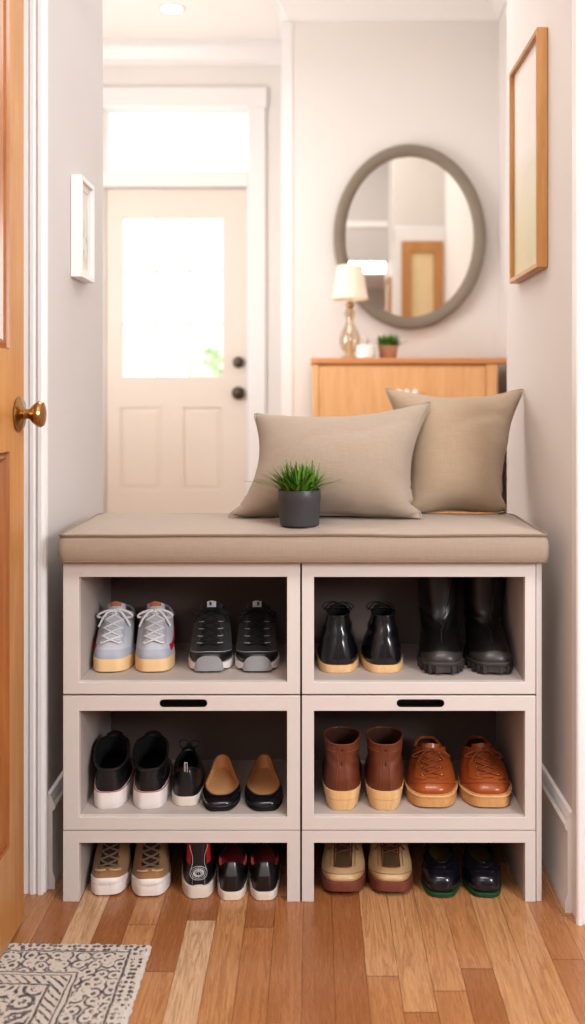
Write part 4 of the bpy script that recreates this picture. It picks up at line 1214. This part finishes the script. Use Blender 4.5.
# 11 black trainer with emblem, from behind ------------------------------------
def emblem_trainer(root, side):
    L = .282
    R = [(.004, .274, [.040, .042, .052, .048], [.020, .020, .020, .022]),
         (.000, .275, [.041, .042, .052, .046], [.050, .046, .042, .044]),
         (.002, .246, [.040, .040, .048, .038], [.080, .074, .070, .066]),
         (.005, .196, [.040, .038, .042, .031], [.108, .100, .100, .096]),
         (.006, .150, [.041, .037, .037, .026], [.135, .122, .124, .130])]
    s = Shoe(root, L, R, side)
    s.sole(K_offwhite, (-.005, L, [.045, .045, .055, .052]), 0, [.030, .026, .026, .028], .004)
    s.patch(lambda a, b: ((a - .5) * .9, .0 + (.07 + .05 * math.cos((a - .5) * 2 * PI)) * b), 'heel_wave', K_offwhite, .0046, 20, 4)
    s.upper(K_black); s.lining(K_redlin); s.collar(K_black, .004)
    for sg in (1, -1):
        s.patch(lambda a, b: (sg * (.42 + .42 * a), .50 + .46 * b), 'red_panel', K_red, .0014, 8, 10)
    # round emblem on the heel with a generic relief inside, and the loop that rises from it
    e = MB()
    def hp(x, z, off=.0028):
        # point of the heel face at height z, x off centre
        lo, hi = 0.0, 1.0
        for _ in range(20):
            m_ = (lo + hi) / 2
            if s.S(0, m_).z < z: lo = m_
            else: hi = m_
        w = .041; ph = math.copysign((min(1, abs(x) / w)) ** 1.25, x)
        ph = math.asin(max(-1, min(1, ph)))
        return s.O(ph, lo, off)
    ez = .063
    for rr, th in ((.0165, .0009), (.0125, .0007)):
        e.tube([tuple(hp(rr * math.cos(2 * PI * k / 40), ez + rr * math.sin(2 * PI * k / 40))) for k in range(40)], th, 5, closed=True)
    em = e.build('heel_emblem', K_silver, s.root)
    f = MB()
    rnd = random.Random(2)
    for k in range(14):      # curls around a small face-like oval
        a = 2 * PI * k / 14; r0 = .0055; r1 = .0098
        f.tube([tuple(hp((r0 + (r1 - r0) * q) * math.cos(a + .7 * q), ez + .0005 + (r0 + (r1 - r0) * q) * math.sin(a + .7 * q), .0032)) for q in (0, .33, .66, 1)], .0014, 5)
    f.tube([tuple(hp(.0038 * math.cos(2 * PI * k / 16), ez - .001 + .005 * math.sin(2 * PI * k / 16), .0032)) for k in range(16)], .0011, 5, closed=True)
    f.tube([tuple(hp(0, ez + .002, .0036)), tuple(hp(0, ez - .002, .0040))], .0009, 5)
    f.build('emblem_relief', K_silver, em)
    for sg in (1, -1):
        MB().tube([tuple(hp(sg * (.0165 - .006 * math.sin(PI * min(1, q * 1.1)) + .006 * q), ez + .004 + .064 * q)) for q in [k / 14 for k in range(15)]], .0009, 5).build('heel_loop_line', K_silver, s.root)
        s.line(lambda q: (sg * .17, .06 + .30 * q), 'heel_stitch', K_grey_line, .0006, 10, .0006)
    s.tongue(K_black, .02, .55, .01, tilt=.3)
    s.laces(K_lace_k, 4, .5, .94, .018, .0024, .004, .7)

# 12 black low sneakers with red lining, from behind -----------------------------
def red_lined_sneaker(root, side):
    L = .268
    R = [(.004, .260, [.036, .038, .047, .044], [.022, .020, .020, .022]),
         (-.001, .261, [.038, .038, .046, .042], [.050, .045, .042, .042]),
         (.001, .228, [.037, .037, .042, .034], [.074, .066, .068, .064]),
         (.006, .182, [.032, .036, .037, .028], [.092, .080, .094, .092]),
         (.012, .140, [.026, .036, .034, .024], [.104, .072, .086, .104])]
    s = Shoe(root, L, R, side)
    s.sole(K_offwhite, (-.002, L, [.041, .041, .050, .048]), 0, .024, .004)
    s.upper(K_black); s.lining(K_redlin, .004); s.collar(K_black, .0040, -.001)
    s.patch(lambda a, b: ((a - .5) * .42, .46 + .53 * b), 'heel_tab', plain('pewter_tab', rgb(78, 78, 82), .35, coat=.2), .004, 8, 10)
    s.patch(lambda a, b: ((a - .5) * 1.3, .04 + .46 * b), 'heel_counter', K_black, .0018, 16, 8)
    s.tongue(K_black, .02, .55, .02, tilt=.35)
    s.laces(K_lace_k, 4, .5, .94, .018, .0024, .004, .7)

# 13 beige oxfords --------------------------------------------------------------
def beige_oxford(root, side):
    L = .290
    R = [(.004, .282, [.044, .044, .056, .050], [.024, .022, .026, .032]),
         (.001, .284, [.044, .044, .056, .048], [.044, .042, .044, .046]),
         (.003, .258, [.042, .043, .051, .041], [.066, .060, .062, .062]),
         (.006, .205, [.038, .041, .045, .035], [.088, .076, .082, .078]),
         (.012, .155, [.033, .037, .038, .028], [.102, .082, .096, .096])]
    s = Shoe(root, L, R, side)
    s.sole(K_maroon, (-.003, L + .001, [.047, .047, .060, .056]), 0, [.026, .022, .026, .034], .013)
    s.upper(K_beige); s.lining(K_brown_lin); s.collar(K_maroon, .0026)
    s.line(lambda q: (PI + (q - .5) * 2.6, .36 - .34 * abs(2 * q - 1) ** 2.2), 'toe_cap_seam', K_canvas, .0012, 36, .0005)
    s.patch(lambda a, b: (s.fx(.50 + .48 * b, -.017 + .034 * a), .50 + .48 * b), 'tongue', plain('olive_brown_tongue', rgb(92, 74, 50), .6), .0012, 10, 14)
    for sg in (1, -1):
        s.line(lambda q: (s.fx(.50 + .48 * q, sg * (.018 + .006 * q)), .50 + .48 * q), 'facing_edge', K_maroon, .0016, 16, .002)
        s.line(lambda q: (s.fx(.52 + .46 * q, sg * (.026 + .008 * q)), .48 + .48 * q), 'facing_stitch', K_canvas, .0009, 16, .001)
    s.line(lambda q: (s.fx(.5, -.018 + .036 * q), .5), 'facing_edge', K_maroon, .0016, 10, .002)
    s.laces(K_maroon, 3, .70, .97, .020, .0022, .0045, .8, dict(t=.96, w=.05, h=.008, drop=.03, d=(0, -.003, .002)))

# 14 dark flats with green soles --------------------------------------------------
def green_sole_flat(root, side):
    L = .272
    R = [(.003, L - .003, [.036, .037, .049, .046], [.014] * 4),
         (-.001, L + .000, [.038, .037, .050, .045], [.030, .028, .028, .030]),
         (.000, L - .010, [.037, .036, .047, .038], [.050, .044, .044, .048]),
         (.003, L - .040, [.034, .034, .041, .031], [.066, .054, .052, .055]),
         (.006, L - .078, [.031, .032, .033, .022], [.076, .060, .056, .054])]
    s = Shoe(root, L, R, side, bend=.004)
    s.sole(K_green, (-.002, L + .002, [.039, .038, .051, .047]), 0, .011, .002)
    s.upper(K_navy); s.lining(K_darklin, .0025, .2, floor_mat=K_olive); s.collar(K_navy, .0026)
    s.line(lambda q: (PI + (q - .5) * 2.4, .70 - .25 * abs(2 * q - 1)), 'vamp_seam', K_black, .0014, 24, .0006)
    s.patch(lambda a, b: (s.fx(.86 + .08 * b, -.022 + .044 * a), .80 + .10 * b), 'vamp_strap', K_black, .003, 12, 4)

def pair(fn, name, cat, group, L, items, zs, facing, sc_=(1, 1, 1)):
    for side, pxc, pyb, label, turn in items:
        r = put(name, label, cat, group, pxc, pyb, zs, L, facing, turn, sc_)
        fn(r, side)

pair(pale_sneaker, 'sneaker', 'shoe', 'pale blue-grey sneakers', .272, [
    (1, 114, 673, 'pale blue-grey laced sneaker with cream sole, against the cubby side wall', 0.3),
    (-1, 155.5, 673, 'pale blue-grey laced sneaker with cream sole, next to the black running shoes', 0.45)], SHELF1, 'toe', (0.92, .86, 1.0))
pair(running_shoe, 'running_shoe', 'shoe', 'black running shoes', .280, [
    (1, 212, 673.5, 'black running shoe with grey toe bumper, next to the pale sneakers', 0.65),
    (-1, 257.5, 673.5, 'black running shoe with grey toe bumper, against the bench centre divider', 0.6)], SHELF1, 'toe', (1.02, .86, 1.0))
pair(chukka, 'ankle_boot', 'boot', 'black ankle boots', .275, [
    (-1, 337.5, 673, 'polished black ankle boot with tan sole, heel out, against the centre divider', 0.8),
    (1, 384, 673, 'polished black ankle boot with tan sole, heel out, beside the tall boots', 0.0)], SHELF1, 'heel', (1.04, .86, .94))
pair(tall_boot, 'tall_boot', 'boot', 'tall black boots', .300, [
    (1, 441.5, 676, 'tall black boot with lugged sole, next to the ankle boots', 0.3),
    (-1, 490.5, 676, 'tall black boot with lugged sole, against the bench outer side wall', 0.15)], SHELF1, 'toe', (0.92, .88, 1.0))
pair(high_top, 'high_top_sneaker', 'shoe', 'black high-top sneakers', .280, [
    (-1, 110.5, 809, 'black high-top with thick white sole and red line, against cubby side wall', 0.35),
    (1, 151, 809, 'black high-top with thick white sole and red line, beside the small sneaker', 0.5)], SHELF2, 'heel', (0.885, .84, .93))
pair(small_sneaker, 'low_sneaker', 'shoe', None, .245, [
    (1, 187.5, 806, 'small black sneaker with pull tab, heel out between high-tops and ballet flats', 0.4)], SHELF2, 'heel', (0.9, .86, .90))
pair(ballet_flat, 'ballet_flat', 'shoe', 'black ballet flats', .238, [
    (1, 223, 812, 'glossy black ballet flat with tan lining, beside the small black sneaker', 0.85),
    (-1, 264.5, 812, 'glossy black ballet flat with tan lining, against the centre divider', 0.85)], SHELF2, 'toe', (1.04, .97, 1.0))
pair(brown_boot, 'brown_ankle_boot', 'boot', 'brown ankle boots', .265, [
    (-1, 341.5, 812, 'reddish-brown ankle boot on pale wooden heel, against the centre divider', 0.8),
    (1, 384.5, 812, 'reddish-brown ankle boot on pale wooden heel, beside the cognac shoes', 0.7)], SHELF2, 'heel', (1.03, .88, .96))
pair(cognac_shoe, 'lace_up_shoe', 'shoe', 'cognac lace-up shoes', .288, [
    (1, 431.5, 809, 'wide cognac leather lace-up shoe, next to the brown ankle boots', 0.3),
    (-1, 486, 809, 'wide cognac leather lace-up shoe, against the outer side wall of its cubby', 0.15)], SHELF2, 'toe', (0.96, .84, .94))
pair(canvas_sneaker, 'canvas_sneaker', 'shoe', 'tan canvas sneakers', .282, [
    (1, 111.5, 897, 'tan canvas sneaker with white toe cap on the floor, against the bench leg', 0.4),
    (-1, 152, 898, 'tan canvas sneaker with white toe cap on the floor, nearer the emblem trainer', 0.5)], 0, 'toe', (0.89, .86, .92))
pair(emblem_trainer, 'trainer', 'shoe', None, .282, [
    (1, 200, 898, 'black and red trainer with round silver heel emblem on the floor', 0.75)], 0, 'heel', (0.865, .86, 1.0))
pair(red_lined_sneaker, 'red_lined_sneaker', 'shoe', 'black sneakers with red lining', .268, [
    (-1, 232.5, 900.5, 'black low sneaker with red lining, heel out beside the emblem trainer', 0.6),
    (1, 265, 900.5, 'black low sneaker with red lining, heel out against the middle leg', 0.6)], 0, 'heel', (0.85, .86, .86))
pair(beige_oxford, 'oxford_shoe', 'shoe', 'beige oxford shoes', .290, [
    (1, 343, 897, 'beige oxford with reddish-brown sole on the floor, against the middle leg', 0.6),
    (-1, 389.5, 897, 'beige oxford with reddish-brown sole on the floor, beside the green-soled flats', 0.6)], 0, 'toe', (1.0, .88, .96))
pair(green_sole_flat, 'slip_on_flat', 'shoe', 'dark flats with green soles', .272, [
    (1, 440, 898, 'dark slip-on flat with green sole on the floor, beside the beige oxfords', 0.5),
    (-1, 481, 898, 'dark slip-on flat with green sole on the floor, nearer the outer bench leg', 0.45)], 0, 'toe', (0.97, .90, 1.0))
#SHOES-END

# ------------------------------------------------------------------ rug
def rug_mat():
    t = NT('distressed_oriental_rug')
    co = t.coords()
    nz = t.n('TexNoise'); t.link(co, nz.inputs[0]); nz.inputs['Scale'].default_value = 22; nz.inputs['Detail'].default_value = 2
    wob = t.n('VectorMath', operation='MULTIPLY_ADD'); t.link(nz.outputs[1], wob.inputs[0]); wob.inputs[1].default_value = (.012, .012, 0); t.link(co, wob.inputs[2])
    sp = t.n('SeparateXYZ'); t.link(wob.outputs[0], sp.inputs[0])
    u = t.m('SUBTRACT', .006, sp.outputs[0]); v = t.m('SUBTRACT', .006, sp.outputs[1])
    d = t.m('MINIMUM', u, t.m('MULTIPLY', v, 1.25))
    def line(x, c, w): return t.m('LESS_THAN', t.m('ABSOLUTE', t.m('SUBTRACT', x, c)), w)
    def band(x, a, b): return t.m('MULTIPLY', t.m('GREATER_THAN', x, a), t.m('LESS_THAN', x, b))
    def vor(scale, feat='F1'):
        n_ = t.n('TexVoronoi', feature=feat, voronoi_dimensions='2D'); t.link(wob.outputs[0], n_.inputs['Vector']); n_.inputs['Scale'].default_value = scale
        n_.inputs['Randomness'].default_value = .55
        return n_.outputs['Distance']
    v1 = vor(70); v2 = vor(34); v3 = vor(17)
    n3 = t.noise(co, 110, 3, .6); n4 = t.noise(co, 48, 3, .6)
    speck = t.m('MULTIPLY', t.m('LESS_THAN', v1, .34), t.m('GREATER_THAN', n4, .40))
    motif = t.m('MULTIPLY', t.m('GREATER_THAN', t.m('SINE', t.m('MULTIPLY', v2, 15.0)), .25), t.m('GREATER_THAN', n4, .43))
    field = t.m('MULTIPLY', t.m('GREATER_THAN', t.m('SINE', t.m('MULTIPLY', v3, 22.0)), .05), t.m('GREATER_THAN', n4, .42))
    field = t.m('MAXIMUM', field, t.m('MULTIPLY', t.m('LESS_THAN', v1, .27), t.m('GREATER_THAN', n4, .55)))
    diag = t.m('MULTIPLY', t.m('GREATER_THAN', t.m('SINE', t.m('MULTIPLY', t.m('ADD', u, v), 300.0)), .45), t.m('GREATER_THAN', n3, .42))
    ink = t.m('MULTIPLY', speck, band(d, .006, .040))
    for c_, w_ in ((.044, .0028), (.140, .0025), (.152, .0018), (.192, .003)): ink = t.m('MAXIMUM', ink, line(d, c_, w_))
    ink = t.m('MAXIMUM', ink, t.m('MULTIPLY', motif, band(d, .050, .136)))
    ink = t.m('MAXIMUM', ink, t.m('MULTIPLY', diag, band(d, .156, .188)))
    ink = t.m('MAXIMUM', ink, t.m('MULTIPLY', field, t.m('GREATER_THAN', d, .2)))
    ink = t.m('MULTIPLY', ink, t.m('MULTIPLY_ADD', n3, 1.6, .10))
    base = t.mix(n3, rgb(208, 196, 184), rgb(234, 226, 216))
    col = t.mix(t.m('MINIMUM', ink, 1.0), base, rgb(58, 58, 64))
    return t.bsdf(col, .95, spec=.1, normal=t.bump(t.noise(co, 420, 3, .7), .9, .004), sheen=.3)
rx1, ry1 = -.371, 2.108
mb = MB()
nx, ny = 150, 190
wR, hR = .40, .75
rows = []
for j in range(ny + 1):
    r = []
    for i in range(nx + 1):
        x = -wR * (1 - i / nx); y = -hR * (1 - j / ny)
        e = min(-x, -y + 0.0)
        k = min(1, max(0, e / .012)); k = math.sqrt(1 - (1 - k) ** 2)
        nn = mnoise.noise(Vector((x * 90, y * 90, 0)))
        q = .004 * mnoise.noise(Vector((x * 60, y * 60, 5))) * (1 if e < .02 else 0)
        r.append((x + q, y + q, .0015 + .0105 * k + .0016 * nn * k))
    rows.append(r)
rug = mb.grid(rows).build('area_rug', rug_mat(), None, angle=180)
rug.location = (rx1, ry1, 0); rug.rotation_euler = (0, 0, math.radians(-.8))
tag(rug, 'cream and charcoal distressed oriental rug on the floor before the bench', 'rug')

# ------------------------------------------------------------------ outside the front door
S_(MB().box(-14, 10, 6.2, 40, -.3, -.1).build('ground', plain('pale_paving', rgb(210, 206, 198), .9), smooth=False), 'pale ground outside the front door', 'ground')
hd = thing('garden_shrub', 'pale green garden shrub outside, glimpsed through the front door glass', 'shrub', (-1.05, 10.2, -.1))
rnd = random.Random(4); mb = MB()
for i in range(1500):
    a = rnd.uniform(0, 2 * PI); b = math.acos(rnd.uniform(-1, 1)); r = rnd.uniform(.75, 1.0)
    c = Vector((.6 * r * math.sin(b) * math.cos(a), .5 * r * math.sin(b) * math.sin(a), 1.15 + .80 * r * math.cos(b)))
    d1 = Vector((rnd.uniform(-1, 1), rnd.uniform(-1, 1), rnd.uniform(-1, 1))).normalized() * .06
    d2 = d1.cross(Vector((rnd.uniform(-1, 1), rnd.uniform(-1, 1), rnd.uniform(-1, 1)))).normalized() * .03
    mb.add([c - d1, c + d2, c + d1, c - d2], [(0, 1, 2, 3)])
mb.build('foliage', M_hedge, hd, smooth=False, fix=False)
MB().tube([(0, 0, 0), (.02, 0, .3), (0, .02, .7)], .04, 8).build('stem', M_soil, hd)

# ------------------------------------------------------------------ light
wd = bpy.data.worlds.new('sky'); SC.world = wd; wd.use_nodes = True
nt = wd.node_tree
bg = nt.nodes['Background']; bg.inputs[0].default_value = (0.92, 0.96, 1.0, 1); bg.inputs[1].default_value = 2.0

def area(name, loc, target, sx, sy, power, col=(1, 1, 1), spread=180):
    l = bpy.data.lights.new(name, 'AREA'); l.shape = 'RECTANGLE'; l.size = sx; l.size_y = sy; l.energy = power; l.color = col
    l.spread = math.radians(spread)
    o = bpy.data.objects.new(name, l); COL.objects.link(o); o.location = loc
    o.rotation_euler = (Vector(target) - Vector(loc)).to_track_quat('-Z', 'Y').to_euler()

    return o
COOL = (.975, .99, 1.02)
area('assumed_window_light', (1.9, .0, 1.8), (-.3, 2.35, .6), .7, .9, 54, COOL)  # bare lamp for a window assumed from the shadows; no opening is built
area('room_fill', (-.5, -.9, 2.2), (0, 2.4, .45), 1.4, 1.0, 16, COOL)  # added fill lamp behind the camera, not a fixture of the room
area('floor_fill', (.2, 1.2, 2.65), (.1, 2.0, 0), 1.0, .6, 21, (1.0, .985, .96))  # added fill lamp overhead, brightens the floor and bench front
area('hall_overhead_fill', (-.2, 3.45, 3.45), (0, 3.0, 0), 1.6, 1.0, 19, (1.0, .98, .955))  # added lamp under the hall ceiling, no fixture there; lights hall and cushion top
area('hall_side_fill', (-2.1, 3.6, 1.9), (.1, 4.9, 1.5), 1.4, 1.8, 37, (1.0, .99, .965))  # added lamp inside the hall for soft side daylight; no window stands there
area('hall_ceiling_fill', (-1.4, 4.0, 1.6), (-.7, 4.9, 3.5), 1.0, .8, 19, (1.0, .98, .96))  # added lamp aimed upward only to brighten the hall ceiling
area('door_daylight_fill', (-.9, 7.6, 4.4), (-.2, 2.6, .8), 1.6, 1.6, 260, (1.0, .98, .95))  # added lamp outside, out of view, strengthens daylight through the front door glass

# ------------------------------------------------------------------ camera
cam = bpy.data.cameras.new('camera'); co = bpy.data.objects.new('camera', cam); COL.objects.link(co)
co.location = (0, 0, CZ); co.rotation_euler = (PI / 2, 0, 0)
cam.sensor_fit = 'VERTICAL'; cam.sensor_height = 36; cam.sensor_width = 36
cam.lens = F / 1024 * 36
cam.shift_x = -(VX - 292.5) / 1024; cam.shift_y = -(512 - VY) / 1024
cam.clip_start = .05
cam.dof.use_dof = True; cam.dof.focus_distance = 2.36; cam.dof.aperture_fstop = 1.7
SC.camera = co
SC.view_settings.view_transform = 'Standard'
SC.view_settings.look = 'Medium High Contrast'
SC.view_settings.exposure = -0.12
